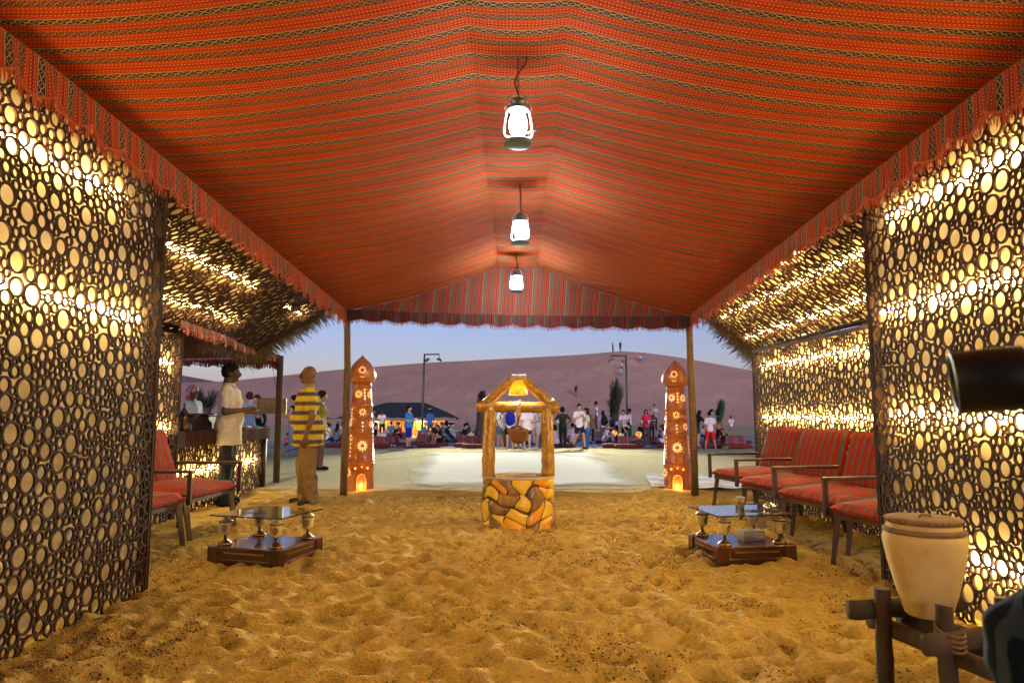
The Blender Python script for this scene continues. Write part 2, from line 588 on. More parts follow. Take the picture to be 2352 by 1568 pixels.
def dune_h(x, y):
    """ridge at YR, slip face down to YF, gentle back slope; rays from the camera keep the same crest"""
    xr = x * YR / np.maximum(y, 60) 
    H = np.interp(xr, rx, rh)
    f = np.clip((y - YF) / (YR - YF), 0, 1)
    f = f ** 1.12
    b = np.clip((y - YR) / 160, 0, 1)
    return -0.62 + (H + .62) * f * (1 - b ** 1.3 * 1.1)
xs = np.concatenate([np.linspace(-260, -62, 25), np.linspace(-60, 60, 200), np.linspace(62, 260, 25)])
ys = np.concatenate([np.linspace(78, YR - 2, 60), np.linspace(YR - 1.5, YR + 3, 8), np.linspace(YR + 8, 285, 14)])
DX, DY = np.meshgrid(xs, ys)
DZ = dune_h(DX, DY)
face = np.clip((DY - YF) / 10, 0, 1) * np.clip((YR - DY) / 6, 0, 1)
DZ = DZ + face * (vnoise(DX, DY, 9, 21) * .55 + vnoise(DX, DY, 3.2, 22) * .28 + vnoise(DX, DY, 1.2, 23) * .10)
structure(sheet('dune', DX, DY, DZ, dune_m))
def dune_point(px, py):
    d = ray(px, py)
    y = 70.0
    while y < 125:
        p = Vector((0, 0, CAM_H)) + d * (y / d.y)
        if p.z <= max(float(dune_h(np.array(p.x), np.array(y))), -.45):
            return p
        y += .15
    p = P(px, py, YR)
    p.z = float(dune_h(np.array(p.x), np.array(YR)))
    return p
# a second, farther dune showing to the left behind the first
fx = np.linspace(-700, 500, 120); fy = np.linspace(300, 520, 24)
FX, FY = np.meshgrid(fx, fy)
cl = P(425, 862, 420); cr = P(560, 884, 420)
FH = np.interp(FX, [-700, cl.x - 60, cl.x, (cl.x + cr.x) / 2, cr.x, 60, 500], [34, cl.z + 5, cl.z, (cl.z + cr.z) / 2 - .3, cr.z - 1, 12, 10])
FZ = -2 + (FH + 2) * np.sin(np.clip((FY - 300) / 220, 0, 1) * PI)
structure(sheet('far_dune', FX, FY, FZ, dune_material('far_dune_sand', (0.34, 0.24, 0.24), (0.30, 0.22, 0.23))))

# ================================================================== TENT CANOPY
XE = 2.45                                  # half width at the eaves
YB, YN = 9.62, -4.0                        # far gable, open end behind the camera
EL_Y = [-4, 3.37, 4.86, 9.62]
EL_Z = [3.02, 2.97, 2.89, 2.60]            # left eave height
ER_Z = [2.96, 2.86, 2.79, 2.52]            # right eave height
def eave(side, y):
    return float(np.interp(y, EL_Y, EL_Z if side < 0 else ER_Z))
def ridge(y):
    return float(np.interp(y, [-4, 9.62], [3.36, 3.24]))
def ceil_z(x, y):
    side = -1 if x < 0 else 1
    e, r = eave(side, y), ridge(y)
    a = abs(x)
    w = .27
    tie = abs(math.sin(PI * (y / .40)))                 # cloth tied to the ridge purlins, drooping between the ties
    if a < w:
        return r - .035 * math.cos(a / w * PI / 2) * 1.0 - .022 * tie * (a / w)
    q = (a - w) / (XE - w)
    return e + (r - e) * (1 - q) - .085 * 4 * q * (1 - q) * (1 - .3 * q) - .022 * tie * math.exp(-q * 9) + .010 * math.sin(y * 5.3 + x * 1.7) * q * (1 - q) * 4
tent = empty('fabric_canopy', (0, 9.62, 0), 0, 'large red and black striped cloth canopy on poles over the sandy hall', 'canopy')
def loc(p):                                # place -> tent-local
    return (p[0], p[1] - 9.62, p[2])
ceil_m = sadu('striped_ceiling_cloth')
val_m = sadu('striped_valance_cloth', period=0.235, red=(0.30, 0.030, 0.012), orange=(0.42, 0.075, 0.02), dark=(0.02, 0.022, 0.024))
ny, nx = 300, 56
b = MB()
tx_ = sorted(set([-XE + 2 * XE * i / nx for i in range(nx + 1)] + [-.27, .27, -.24, .24, -.30, .30]))
vs, uv = [], []
for i in range(ny + 1):
    y = YN + (YB - YN) * i / ny
    for x in tx_:
        vs.append(loc((x, y, ceil_z(x, y))))
        q = max(0, (abs(x) - .27) / (XE - .27))
        uv.append((y + .10 * q * q * (1 if y < 7 else .4) + .012 * math.sin(x * 2.1 + y), x))
n1 = len(tx_)
fs = [(i * n1 + j, i * n1 + j + 1, (i + 1) * n1 + j + 1, (i + 1) * n1 + j) for i in range(ny) for j in range(n1 - 1)]
b.add(vs, fs)
b.build('ceiling_cloth', ceil_m, tent, True, uv)

def scal(s, per=.31, ph=0.0):
    return abs(math.sin(PI * (s / per + ph)))
for side in (-1, 1):
    b, f = MB(), MB()
    uv = []
    n = 620
    vs = []
    for i in range(n + 1):
        y = YN + (YB - YN) * i / n
        k = 1.0 if side < 0 else 0.92
        drop = .180 * k + .060 * scal(y)
        fold = .014 * math.sin(y * 21) + .01 * math.sin(y * 47)
        for q in (0, .35, .7, 1):
            vs.append(loc((side * (XE - .015) - side * (.012 + fold) * q, y, eave(side, y) + .012 - drop * q)))
            uv.append((y, drop * q))
    b.add(vs, [(i * 4 + j, i * 4 + j + 1, (i + 1) * 4 + j + 1, (i + 1) * 4 + j) for i in range(n) for j in range(3)])
    b.build('side_valance', val_m, tent, True, uv)
    y = YN
    while y < YB:
        k = 1.0 if side < 0 else 0.92
        drop = .180 * k + .060 * scal(y)
        fold = .014 * math.sin(y * 21) + .01 * math.sin(y * 47)
        x = side * (XE - .015) - side * (.018 + fold)
        z0 = eave(side, y) + .012 - drop + .012
        ln = random.uniform(.055, .082)
        dx, dy = random.uniform(-.012, .012), random.uniform(-.012, .012)
        w = .0048
        f.add([loc((x, y - w, z0)), loc((x, y + w, z0)), loc((x + dx, y + w * .7 + dy, z0 - ln)), loc((x + dx, y - w * .7 + dy, z0 - ln))], [(0, 1, 2, 3)])
        y += .0078
    stuff(f.build('fringe', fringe_m, tent))
    tr = MB()                                # braid along the scalloped edge
    tr.tube([loc((side * (XE - .015) - side * (.018 + .014 * math.sin(yy * 21)), yy, eave(side, yy) + .012 - (.180 * (1 if side < 0 else .92) + .060 * scal(yy)) + .006))
             for yy in np.arange(YN, YB, .03)], .007, 5)
    tr.build('braid', fringe_m, tent, True)

b = MB()  # unseen cloth added behind the camera to darken the foreground
b.grid(lambda u, v: loc((-XE + 2 * XE * u, YN + .05 + .03 * math.sin(u * 60), ceil_z(-XE + 2 * XE * u, YN) * (1 - v) - .05 * v)), 80, 12)
b.build('rear_light_blocker', pm('light_blocker_cloth', (.10, .02, .014), (.06, .014, .010), 6, .95), tent, True)
# far gable cloth and its valance
zb_l, zb_r = 2.60, 2.50
b, uv, vs = MB(), [], []
n = 150
for i in range(n + 1):
    x = -XE + 2 * XE * i / n
    q = (x + XE) / (2 * XE)
    zb = zb_l + (zb_r - zb_l) * q - .03 * math.sin(PI * q)
    zt = max(ceil_z(x, YB) - .004, zb + .004)
    fold = .012 * math.sin(x * 16) 
    for j in range(6):
        g = j / 5
        vs.append(loc((x, YB - .02 + fold * (1 - g), zt + (zb - zt) * g)))
        uv.append((x + .04 * g, g * (zt - zb)))
b.add(vs, [(i * 6 + j, (i + 1) * 6 + j, (i + 1) * 6 + j + 1, i * 6 + j + 1) for i in range(n) for j in range(5)])
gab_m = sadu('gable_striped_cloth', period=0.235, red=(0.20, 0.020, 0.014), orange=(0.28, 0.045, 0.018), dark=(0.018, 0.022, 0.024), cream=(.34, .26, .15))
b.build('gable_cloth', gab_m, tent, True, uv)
b, uv, vs, f = MB(), [], [], MB()
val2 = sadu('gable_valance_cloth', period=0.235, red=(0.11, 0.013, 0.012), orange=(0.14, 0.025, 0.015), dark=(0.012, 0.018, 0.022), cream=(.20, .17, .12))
n = 260
for i in range(n + 1):
    x = -XE + 2 * XE * i / n
    q = (x + XE) / (2 * XE)
    zb = zb_l + (zb_r - zb_l) * q - .03 * math.sin(PI * q) + .012
    drop = .125 + .03 * q + .035 * scal(x, .36, .2)
    fold = .016 * math.sin(x * 18) + .008 * math.sin(x * 41)
    for j in range(4):
        g = j / 3
        vs.append(loc((x, YB - .036 + fold * g, zb - drop * g)))
        uv.append((x + .09, g * drop))
b.add(vs, [(i * 4 + j, (i + 1) * 4 + j, (i + 1) * 4 + j + 1, i * 4 + j + 1) for i in range(n) for j in range(3)])
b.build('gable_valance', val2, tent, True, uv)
x = -XE
while x < XE:
    q = (x + XE) / (2 * XE)
    zb = zb_l + (zb_r - zb_l) * q - .03 * math.sin(PI * q) + .012
    drop = .125 + .03 * q + .035 * scal(x, .36, .2)
    fold = .016 * math.sin(x * 18) + .008 * math.sin(x * 41)
    ln, dx, w = random.uniform(.02, .055), random.uniform(-.01, .01), .004
    yy = YB - .036 + fold
    f.add([loc((x - w, yy, zb - drop + .01)), loc((x + w, yy, zb - drop + .01)), loc((x + w * .7 + dx, yy, zb - drop - ln)), loc((x - w * .7 + dx, yy, zb - drop - ln))], [(0, 1, 2, 3)])
    x += .0115
stuff(f.build('fringe', pm('wine_fringe', (0.26, 0.035, 0.03), (0.18, 0.02, 0.02), 30, 0.9), tent))
# rope wrapped corner poles
for sx, g0 in ((-1, G(789, 1131)), (1, G(1596, 1143))):
    yy = 9.66
    x0 = g0.x * yy / g0.y
    b = MB()
    b.tube([(x0, yy - 9.62, -.12), (x0 + .004, yy - 9.62, .9), (x0 * .995, yy - 9.62, 1.8), (sx * (XE - .01), yy - 9.62, eave(sx, 9.6) - .01)], [.055, .05, .047, .045], 14)
    b.build('post', rope_m, tent, True)
# ridge purlins above the cloth
for sx in (-.27, .27):
    b = MB()
    b.tube([loc((sx, YN, ridge(YN) + .05)), loc((sx, YB, ridge(YB) + .05))], .035, 8)
    b.build('purlin', wood_dark, tent, True)

# ================================================================== LATTICE WALLS (rings cut from brown board over a lit cream backing)
RAD = [.062, .053, .044, .036, .029, .0245, .020]
def pack(w, h, seed):
    """touching rings of mixed size; returns (x, z, size class)"""
    rng = random.Random(seed)
    cell = .14
    gridd = {}
    out = []
    def near(x, z):
        a, c = int(x / cell), int(z / cell)
        for i in (-1, 0, 1):
            for j in (-1, 0, 1):
                yield from gridd.get((a + i, c + j), ())
    area = w * h
    for cls, dens, tries in ((0, 13, 40), (1, 24, 60), (2, 27, 80), (3, 52, 70), (4, 140, 60), (5, 230, 40), (6, 250, 30)):
        r = RAD[cls]
        for _ in range(int(area * dens)):
            for _k in range(5):
                x, z = rng.uniform(.004, w - .004), rng.uniform(.004, h - .004)
                if cls > 1 and out:
                    c0 = rng.choice(list(near(x, z)) or [None])   # sit against a neighbour
                    if c0:
                        an = rng.uniform(0, 2 * PI)
                        d = RAD[c0[2]] + r - .007
                        x, z = c0[0] + d * math.cos(an), c0[1] + d * math.sin(an)
                        if not (0 < x < w and 0 < z < h):
                            continue
                ok = True
                for c in near(x, z):
                    if (c[0] - x) ** 2 + (c[1] - z) ** 2 < (RAD[c[2]] + r - .0085) ** 2:
                        ok = False
                        break
                if ok:
                    out.append((x, z, cls))
                    gridd.setdefault((int(x / cell), int(z / cell)), []).append((x, z, cls))
                    break
    return out
def ring_geo(cls, n=None):
    r = RAD[cls]
    wv = .0118 if cls < 2 else (.0105 if cls < 4 else (.0088 if cls < 5 else .0076))
    n = n or (22, 20, 18, 16, 14, 12, 10)[cls]
    d = .013
    vs, fs = [], []
    for k in range(n):
        c, s = math.cos(2 * PI * k / n), math.sin(2 * PI * k / n)
        for rr, yy in ((r, -d), (r, 0), (r - wv, 0), (r - wv, -d)):
            vs.append((rr * c, yy, rr * s))
    for k in range(n):
        j = (k + 1) % n
        for q in range(4):
            fs.append((k * 4 + q, k * 4 + (q + 1) % 4, j * 4 + (q + 1) % 4, j * 4 + q))
    return vs, fs
RING_ME = {}
def ring_mesh(cls):
    if cls not in RING_ME:
        b = MB(); b.add(*ring_geo(cls))
        RING_ME[cls] = b.mesh('ring', mdf)
    return RING_ME[cls]

def basis(o, X, Z):
    X = Vector(X).normalized(); Z = Vector(Z).normalized()
    Y = Z.cross(X)
    M = Matrix((X, Y, Z)).transposed().to_4x4()
    M.translation = Vector(o)
    return M
RINGS_BACK = pack(1.22, 2.6, 5)

def lattice(name, M, w, h, label, cat, tubes, single=None, seed=1, gap=.066, frame=True, group=None, ringset=None, tube_r=.011, coarse=False):
    """single=(x0,x1): rings in that stretch of the panel are parts of their own, the largest first"""
    e = empty(name)
    e.matrix_world = M
    tag(e, label, cat, group)
    b = MB()
    b.box((w / 2, -gap - .012, h / 2), (w, .010, h))
    b.build('backing_panel', cream_board, e)
    if frame:
        b = MB()
        for x in (0.004, w - .004):
            b.box((x, -.016, h / 2), (.022, .036, h))
        b.box((w / 2, -.016, h - .006), (w - .03, .034, .022))
        b.box((w / 2, -gap * .5 - .02, h + .012), (w, gap + .05, .014))
        for x in (-.012, w + .012):
            b.box((x, -gap * .5 - .02, h / 2), (.008, gap + .05, h))
        b.build('frame', mdf, e)
    rings = pack(w, h, seed) if ringset is None else ringset
    own = []
    if single:
        own = sorted([r for r in rings if single[0] <= r[0] <= single[1]], key=lambda r: r[2])[:300]
    ownset = set(own)
    j = MB()
    rr = random.Random(seed + 5)
    for r in rings:
        if r in ownset:
            continue
        vs, fs = ring_geo(r[2], (14, 12, 12, 10, 9, 8, 8)[r[2]] if coarse else None)
        dy = rr.uniform(-.003, .0)
        j.add([(x + r[0], y + dy, z + r[1]) for x, y, z in vs], fs)
    if j.v:
        stuff(j.build('lattice', mdf, e))
    for r in own:
        o = bpy.data.objects.new('ring', ring_mesh(r[2]))
        COL.objects.link(o)
        o.parent = e
        o.location = (r[0], rr.uniform(-.003, 0), r[1])
    for x0, x1, z in tubes:
        b = MB()
        n = max(2, int((x1 - x0) / .4))
        b.tube([(x0 + (x1 - x0) * i / n, -gap + .016, z + rr.uniform(-.004, .004)) for i in range(n + 1)], tube_r, 6)
        b.build('light_tube', tube_m, e)
    return e

WZ = 2.86
# near left wall: local x runs from the far end towards the viewer
lattice('lattice_wall', basis((-2.45, 4.62, -.08), (0, -1, 0), (0, 0, 1)), 4.9, WZ + .12,
        'tall brown lattice wall of rings over lit cream board at the left edge', 'wall',
        [(.40, 4.8, 2.60), (.14, 4.8, 1.86)], (-.1, 1.50), 3)
lattice('lattice_wall', basis((2.50, -.30, -.08), (0, 1, 0), (0, 0, 1)), 5.13, WZ,
        'tall glowing brown lattice wall of rings at right, behind the clay jar', 'wall',
        [(.1, 4.95, 2.58), (.1, 5.06, 1.94), (.1, 5.02, 1.22), (3.75, 4.5, .42)], (3.6, 5.14), 4)
# alcove back walls
pB0, pB1 = Vector((3.20, 9.3, 0)), Vector((3.46, 4.7, 0))
dB = pB0 - pB1
wB = dB.length
def tiled(w, h, off=0.0):
    out = []
    k = 0
    while k * 1.22 < w:
        for x, z, c in RINGS_BACK:
            X_ = x + k * 1.22
            zz = z - off
            if .01 < X_ < w - .01 and .01 < zz < h - .01:
                out.append((X_, zz, c))
        k += 1
    return out
BW = 1.98
lattice('lattice_wall', basis((3.46, 4.7, -.05), dB, (0, 0, 1)), wB, BW + .05,
        'glowing lattice wall behind the row of four striped chairs', 'wall',
        [(.1, wB - .15, 1.83), (.1, wB - .12, 1.15)], (2.2, wB), 6, ringset=tiled(wB, BW + .05))
lattice('lattice_wall', basis((-3.74, 7.55, -.05), (0, -1, 0), (0, 0, 1)), 3.0, BW + .10,
        'narrow piece of lattice wall behind the left striped chairs', 'wall',
        [(.1, 2.9, 1.75), (.08, 2.9, 1.05)], None, 6, ringset=tiled(3.0, BW + .1, .3))
# sloping alcove roofs, lattice underneath, palm thatch on top
def alcove_roof(side, label):
    y0, y1 = 4.0, (9.55 if side > 0 else 9.9)
    top = Vector((side * 2.50, 0, eave(side, 6.5) - .03))
    if side > 0:
        low = Vector((3.30, 0, 2.02))
    else:
        low = Vector((-3.80, 0, 2.04))
    Z = top - low
    h = Z.length
    w = y1 - y0
    if side > 0:
        M = basis((low.x, y0, low.z), (0, 1, 0), Z)
        tubes = [(.3, w - .1, h * .62), (.3, w - .05, h * .20), (2.2, w - .6, h * .9)]
        fr = lambda s: s
    else:
        M = basis((low.x, y1, low.z), (0, -1, 0), Z)
        tubes = [(2.3, 4.9, h * .66), (1.5, 4.6, h * .27), (.35, 1.05, h * .62)]
        fr = lambda s: w - s
    e = lattice('alcove_roof', M, w, h, label, 'roof', tubes, (fr(w) - .0 if side < 0 else w - 3.2, 3.2 if side < 0 else w), 8,
                gap=.065, tube_r=.0075, frame=False, ringset=tiled(w, h, .7 if side > 0 else 1.1), coarse=True)
    # thatch: bundles of dry fronds lying over the panel and jutting past its far edge
    rng = random.Random(31 + side)
    th, edge = MB(), MB()
    X = M.to_3x3() @ Vector((1, 0, 0)); Yv = M.to_3x3() @ Vector((0, 1, 0)); Zv = M.to_3x3() @ Vector((0, 0, 1))
    for k in range(2600):
        s = rng.uniform(-.2, h - .16)
        far = rng.random() < .62
        a = w - rng.uniform(0, .5) if side > 0 else rng.uniform(0, .5)
        if not far:
            a = rng.uniform(0, w)
        ln = rng.uniform(.25, .75)
        dirx = (1 if side > 0 else -1) if far else rng.choice((-1, 1))
        up = rng.uniform(.09, .20)
        droop = rng.uniform(-.02, .16) + (.10 * (1 - s / h) if far else 0)
        ds = rng.uniform(-.22, .10) if far else rng.uniform(-.3, .3)
        p0 = Vector((a, -up, s)); p2 = Vector((a + dirx * ln, -up + droop, s + ds))
        p1 = (p0 + p2) / 2 + Vector((0, -.035, 0))
        for pt in (p1, p2):
            if -.02 < pt.x < w + .02 and -.1 < pt.z < h + .2: pt.y = min(pt.y, -.10)
            pt.z = min(pt.z, h - .10)
        w_ = rng.uniform(.004, .010)
        pts = []
        for q, pt in enumerate((p0, p1, p2)):
            ww = w_ * (1, .8, .25)[q]
            pts += [pt + Vector((0, 0, ww)), pt - Vector((0, 0, ww))]
        th.add(pts, [(0, 1, 3, 2), (2, 3, 5, 4)])
    # fronds hanging below the low edge
    for k in range(420):
        a = rng.uniform(w - 1.6, w + .25) if side > 0 else rng.uniform(-.25, 1.6)
        ln = rng.uniform(.06, .24)
        p0 = Vector((a, -rng.uniform(.06, .12), rng.uniform(-.1, .05)))
        dn = M.to_3x3().inverted() @ Vector((side * .25 * rng.uniform(0, 1), rng.uniform(-.3, .3), -1))
        p1 = p0 + dn * ln * .55 + Vector((rng.uniform(-.03, .03), 0, 0)); p2 = p0 + dn * ln
        ww = rng.uniform(.003, .006)
        th.add([p0 + Vector((ww, 0, 0)), p0 - Vector((ww, 0, 0)), p1 + Vector((ww * .7, 0, 0)), p1 - Vector((ww * .7, 0, 0)), p2 + Vector((.001, 0, 0)), p2 - Vector((.001, 0, 0))],
               [(0, 1, 3, 2), (2, 3, 5, 4)])
    stuff(th.build('thatch', thatch_m, e))
    b = MB()
    b.box((w / 2, -.11, h / 2 - .06), (w, .035, h + .06))
    b.build('thatch_bed', thatch_m, e)
    b = MB()
    b.tube([(0.0, -.05, 0), (w, -.05, 0)], .028, 8)
    b.build('rafter', wood_dark, e, True)
    b = MB(); b.box((w / 2, -.035, h + .012), (w, .10, .022)); b.build('fascia_board', mdf, e)
    return e
alcove_roof(1, 'sloping lattice roof of the right alcove with pale thatch at its end')
alcove_roof(-1, 'sloping lattice roof of the left alcove with dark thatch at its end')

# ================================================================== BAR COUNTER, BAR CANOPY AND THINGS ON THEM
bar_x, bar_y0, bar_y1, bar_h = -3.84, 6.95, 10.35, .93
bar = lattice('bar_counter', basis((bar_x, bar_y1, -.04), (0, -1, 0), (0, 0, 1)), bar_y1 - bar_y0, bar_h,
              'bar counter with lit lattice front, behind the man in the white shirt', 'counter',
              [(.1, 3.2, .50)], None, 9, ringset=tiled(bar_y1 - bar_y0, bar_h, .2))
def rel(M, p):
    return M.inverted() @ Vector(p)
BM = bar.matrix_world.copy()
b = MB()
b.box(((bar_y1 - bar_y0) / 2, -.30, bar_h + .035), (bar_y1 - bar_y0 + .16, .74, .035), bev=.008)
b.build('counter_top', wood_dark, bar)
b = MB()
b.tube([(-.04, .0, -.1), (-.04, .0, bar_h + .07)], .045, 10)
b.build('corner_post', wood_dark, bar, True)
b = MB()
def runner(u, v):
    x = -.06 + (bar_y1 - bar_y0 + .12) * u
    q = v * .42
    y, z = (.085, bar_h + .056 - q) if False else (.085 - max(0, .24 - q) , bar_h + .058 - max(0, q - .24))
    return (x, y + .006 * math.sin(x * 14) * (q > .24), z)
b.grid(runner, 60, 8)
cr = sadu('dark_runner_cloth', 'Object', 0, 2, .2, red=(0.06, .008, .008), orange=(.08, .016, .012), cream=(.12, .10, .08))
b.build('cloth_runner', cr, bar)

# canopy over the bar, dark striped cloth with orange fringe
bc = empty('bar_canopy', (-3.75, 11.2, 0), 0, 'small dark striped cloth canopy with orange fringe over the bar counter', 'canopy')
def bl(p): return (p[0] + 3.75, p[1] - 11.2, p[2])
bcm = sadu('bar_canopy_cloth', period=.2, red=(.22, .02, .015), orange=(.28, .05, .02), dark=(.02, .035, .042), cream=(.42, .45, .42))
A0, A1 = Vector((-3.52, 7.0, 2.10)), P(640, 820, 11.3)
A1.z += .02
def can(u, v):
    p = A0.lerp(A1, u)
    return bl((p.x - 2.6 * v, p.y + .25 * v, p.z + .06 * math.sin(v * PI) * math.sin(u * PI) - .05 * v))
b = MB(); b.grid(can, 40, 20)
b.build('canopy_cloth', bcm, bc, True, lambda p: (p[1], p[0]))
def bval(q0, q1, n, drop0, nm, m):
    vs, uv, f = [], [], MB()
    L = (q1 - q0).length
    for i in range(n + 1):
        p = q0.lerp(q1, i / n)
        s = L * i / n
        d = drop0 + .035 * scal(s, .33)
        fold = .02 * math.sin(s * 15)
        for j in range(3):
            vs.append(bl((p.x + fold * j / 2, p.y + fold * j / 2, p.z + .01 - d * j / 2)))
            uv.append((s, d * j / 2))
        for _ in range(3):
            sx = random.uniform(0, L / n)
            w = .006
            dd = (q1 - q0).normalized()
            a = p + dd * sx + Vector((fold, fold, .02 - d))
            c = a + Vector((random.uniform(-.01, .01), random.uniform(-.01, .01), -random.uniform(.045, .075)))
            f.add([bl(a - dd * w), bl(a + dd * w), bl(c + dd * w), bl(c - dd * w)], [(0, 1, 2, 3)])
    g = MB(); g.add(vs, [(i * 3 + j, (i + 1) * 3 + j, (i + 1) * 3 + j + 1, i * 3 + j + 1) for i in range(n) for j in range(2)])
    g.build(nm, m, bc, True, uv)
    stuff(f.build('fringe', fringe_m, bc))
bval(A0 + Vector((.02, 0, .01)), A1 + Vector((.02, .02, .01)), 160, .055, 'side_valance', bcm)
bval(P(408, 812, 11.6) , A1 + Vector((.0, .06, -.02)), 110, .13, 'end_valance', bcm)
g0 = (-3.93, 11.25)
b = MB(); b.tube([bl((g0[0], g0[1], -.1)), bl((g0[0], g0[1], A1.z))], .052, 12)
b.build('post', rope_m, bc, True)
b = MB(); b.tube([bl((-6.2, 11.5, -.1)), bl((-6.2, 11.5, 2.0))], .052, 12)
b.build('post', rope_m, bc, True)

# framed glossy panel hung beside the canopy post
fc = P(624, 932, 11.9)
fr = empty('framed_panel', fc, R(6), 'framed glossy golden panel hanging beside the canopy post', 'panel')
b = MB(); b.box((0, 0, 0), (.46, .02, .24)); b.build('panel', pm('mirror_panel', (.30, .24, .10), (.08, .05, .02), 3.4, .25, metal=.3, stretch=(1.6, 1, .6)), fr)
b = MB()
for z in (-.125, .125): b.box((0, 0, z), (.50, .03, .02))
for x in (-.24, .24): b.box((x, 0, 0), (.02, .03, .23))
b.build('frame', pm('gilt_frame', (.35, .27, .12), (.2, .14, .05), 10, .4), fr)
b = MB(); b.tube([(.1, .0, .13), (-.02, -.0, 2.0 - fc.z)], .004, 5); b.build('cord', black_metal, fr)
b = MB(); b.box((.1, 0.02, .10), (.05, .02, .08)); b.build('bracket', wood_dark, fr)

ctop = bar_h - .04 + .0525
def on_bar(px, y):
    p = P(px, 980, y); return Vector((p.x, p.y, ctop))
# coffee pot
pp = Vector((-3.83, 7.85, ctop + .005))
pot = empty('coffee_pot', pp, R(30), 'dark brass coffee pot with tall pointed lid on the bar counter', 'coffee pot')
b = MB(); b.lathe([(.075, 0), (.085, .01), (.088, .05), (.07, .10), (.036, .15), (.034, .17), (.046, .195), (.048, .2)], n=18); b.build('body', pm('old_brass', (.10, .065, .035), (.05, .035, .02), 10, .35, metal=.8), pot, True)
b = MB(); b.lathe([(.05, .2), (.04, .22), (.018, .25), (.01, .28), (.014, .295), (.003, .33)], n=14); b.build('lid', MATS['old_brass'], pot, True)
b = MB(); b.tube([(.06, 0, .10), (.11, 0, .13), (.14, 0, .18), (.165, 0, .175)], [.022, .018, .013, .004], 8); b.build('spout', MATS['old_brass'], pot, True)
b = MB(); b.tube([(-.04, 0, .185), (-.10, 0, .18), (-.115, 0, .12), (-.08, 0, .06)], .008, 7); b.build('handle', MATS['old_brass'], pot, True)
# dark chest behind the pot
ch = empty('storage_chest', (-4.06, 8.65, ctop + .004), 0, 'black lidded chest lying along the bar counter behind the coffee pot', 'chest')
b = MB(); b.box((0, 0, .085), (.34, 1.0, .17), bev=.01); b.build('box', pm('black_lacquer', (.010, .010, .013), (.02, .02, .025), 4, .25), ch)
b = MB(); b.box((0, 0, .187), (.37, 1.04, .03), bev=.008); b.build('lid', MATS['black_lacquer'], ch)
b = MB()
def clothf(u, v):
    return (-.2 + .4 * u, -.27 + .54 * v, .004 + .012 * math.sin(u * 9 + v * 5) ** 2)
b = MB(); b.grid(lambda u, v: (-.13 + .26 * u, -.3 + .6 * v, .006 + .02 * math.sin(u * 7 + v * 5) ** 2), 12, 16)
sv = b.build('serving_cloth', white_cloth, None, True); sv.location = (-3.80, 9.45, ctop + .004)
tag(sv, 'crumpled white cloth on the bar counter beside the black chest', 'cloth')

# ================================================================== CHAIRS
chair_cloth = sadu('chair_stripe', 'Object', 0, 1, .15, red=(.32, .019, .005), orange=(.33, .038, .008), dark=(.05, .045, .042), cream=(.20, .16, .12), rough=.85)
t = NT('chair_stripe_woven'); o_ = t.sep(t.coord('Object'))
pq = t.math('FRACT', t.math('DIVIDE', t.math('ADD', o_[0], 5.0), .088))
cc_ = t.ramp(pq, [(0, (.25, .018, .006)), (.20, (.30, .040, .010)), (.24, (.25, .018, .006)), (.44, (.22, .13, .07)), (.47, (.035, .03, .026)), (.53, (.15, .125, .10)), (.60, (.05, .042, .036)), (.66, (.20, .165, .125)), (.72, (.035, .03, .026)), (.78, (.22, .13, .07)), (.81, (.25, .018, .006))], const=True)
dd_ = t.math('GREATER_THAN', t.math('SINE', t.math('MULTIPLY', o_[1], 2 * PI / .02)), .2)
cc_ = t.mix(t.math('MULTIPLY', dd_, t.ramp(pq, [(0, 0.0), (.53, .55), (.72, 0.0)], const=True)), cc_, (.045, .04, .035))
t.color(cc_); t.b.inputs['Roughness'].default_value = .9; t.b.inputs['Specular IOR Level'].default_value = .06
t.bump(t.noise(t.coord('Object'), 7, 3), .4, .02)
chair_cloth = t.m
chair_wood = pm('chair_wood', (.055, .022, .012), (.03, .012, .008), 7, .35, .1, coat=.3, stretch=(1, 1, .2))
def cushion(w, d, t, c, tilt=0.0, bulge=.018):
    b = MB()
    nx, ny = 14, 12
    Rm = Matrix.Rotation(tilt, 3, 'X')
    def prof(u, v, top):
        x, y = (u - .5) * w, (v - .5) * d
        ex, ey = min(u, 1 - u) * w, min(v, 1 - v) * d
        e = min(1, min(ex, ey) / (t * .5))
        z = t / 2 * math.sqrt(max(0, 1 - (1 - e) ** 2)) * .75 + t / 8 + bulge * math.sin(PI * u) * math.sin(PI * v)
        z += .003 * math.sin(x * 31 + y * 17)
        return Vector((x, y, z if top else -z * .9))
    for top in (True, False):
        vs = [Vector(c) + Rm @ prof(i / nx, j / ny, top) for i in range(nx + 1) for j in range(ny + 1)]
        fs = [(i * (ny + 1) + j, (i + 1) * (ny + 1) + j, (i + 1) * (ny + 1) + j + 1, i * (ny + 1) + j + 1) for i in range(nx) for j in range(ny)]
        b.add(vs, fs if top else [q[::-1] for q in fs])
    per = [(i, 0) for i in range(nx)] + [(nx, j) for j in range(ny)] + [(i, ny) for i in range(nx, 0, -1)] + [(0, j) for j in range(ny, 0, -1)]
    vs = []
    for top in (True, False):
        vs += [Vector(c) + Rm @ prof(i / nx, j / ny, top) for i, j in per]
    n = len(per)
    b.add(vs, [(k, (k + 1) % n, n + (k + 1) % n, n + k)[::-1] for k in range(n)])
    return b
CW, CD = .98, .60                     # lounge chair, local -y is the front
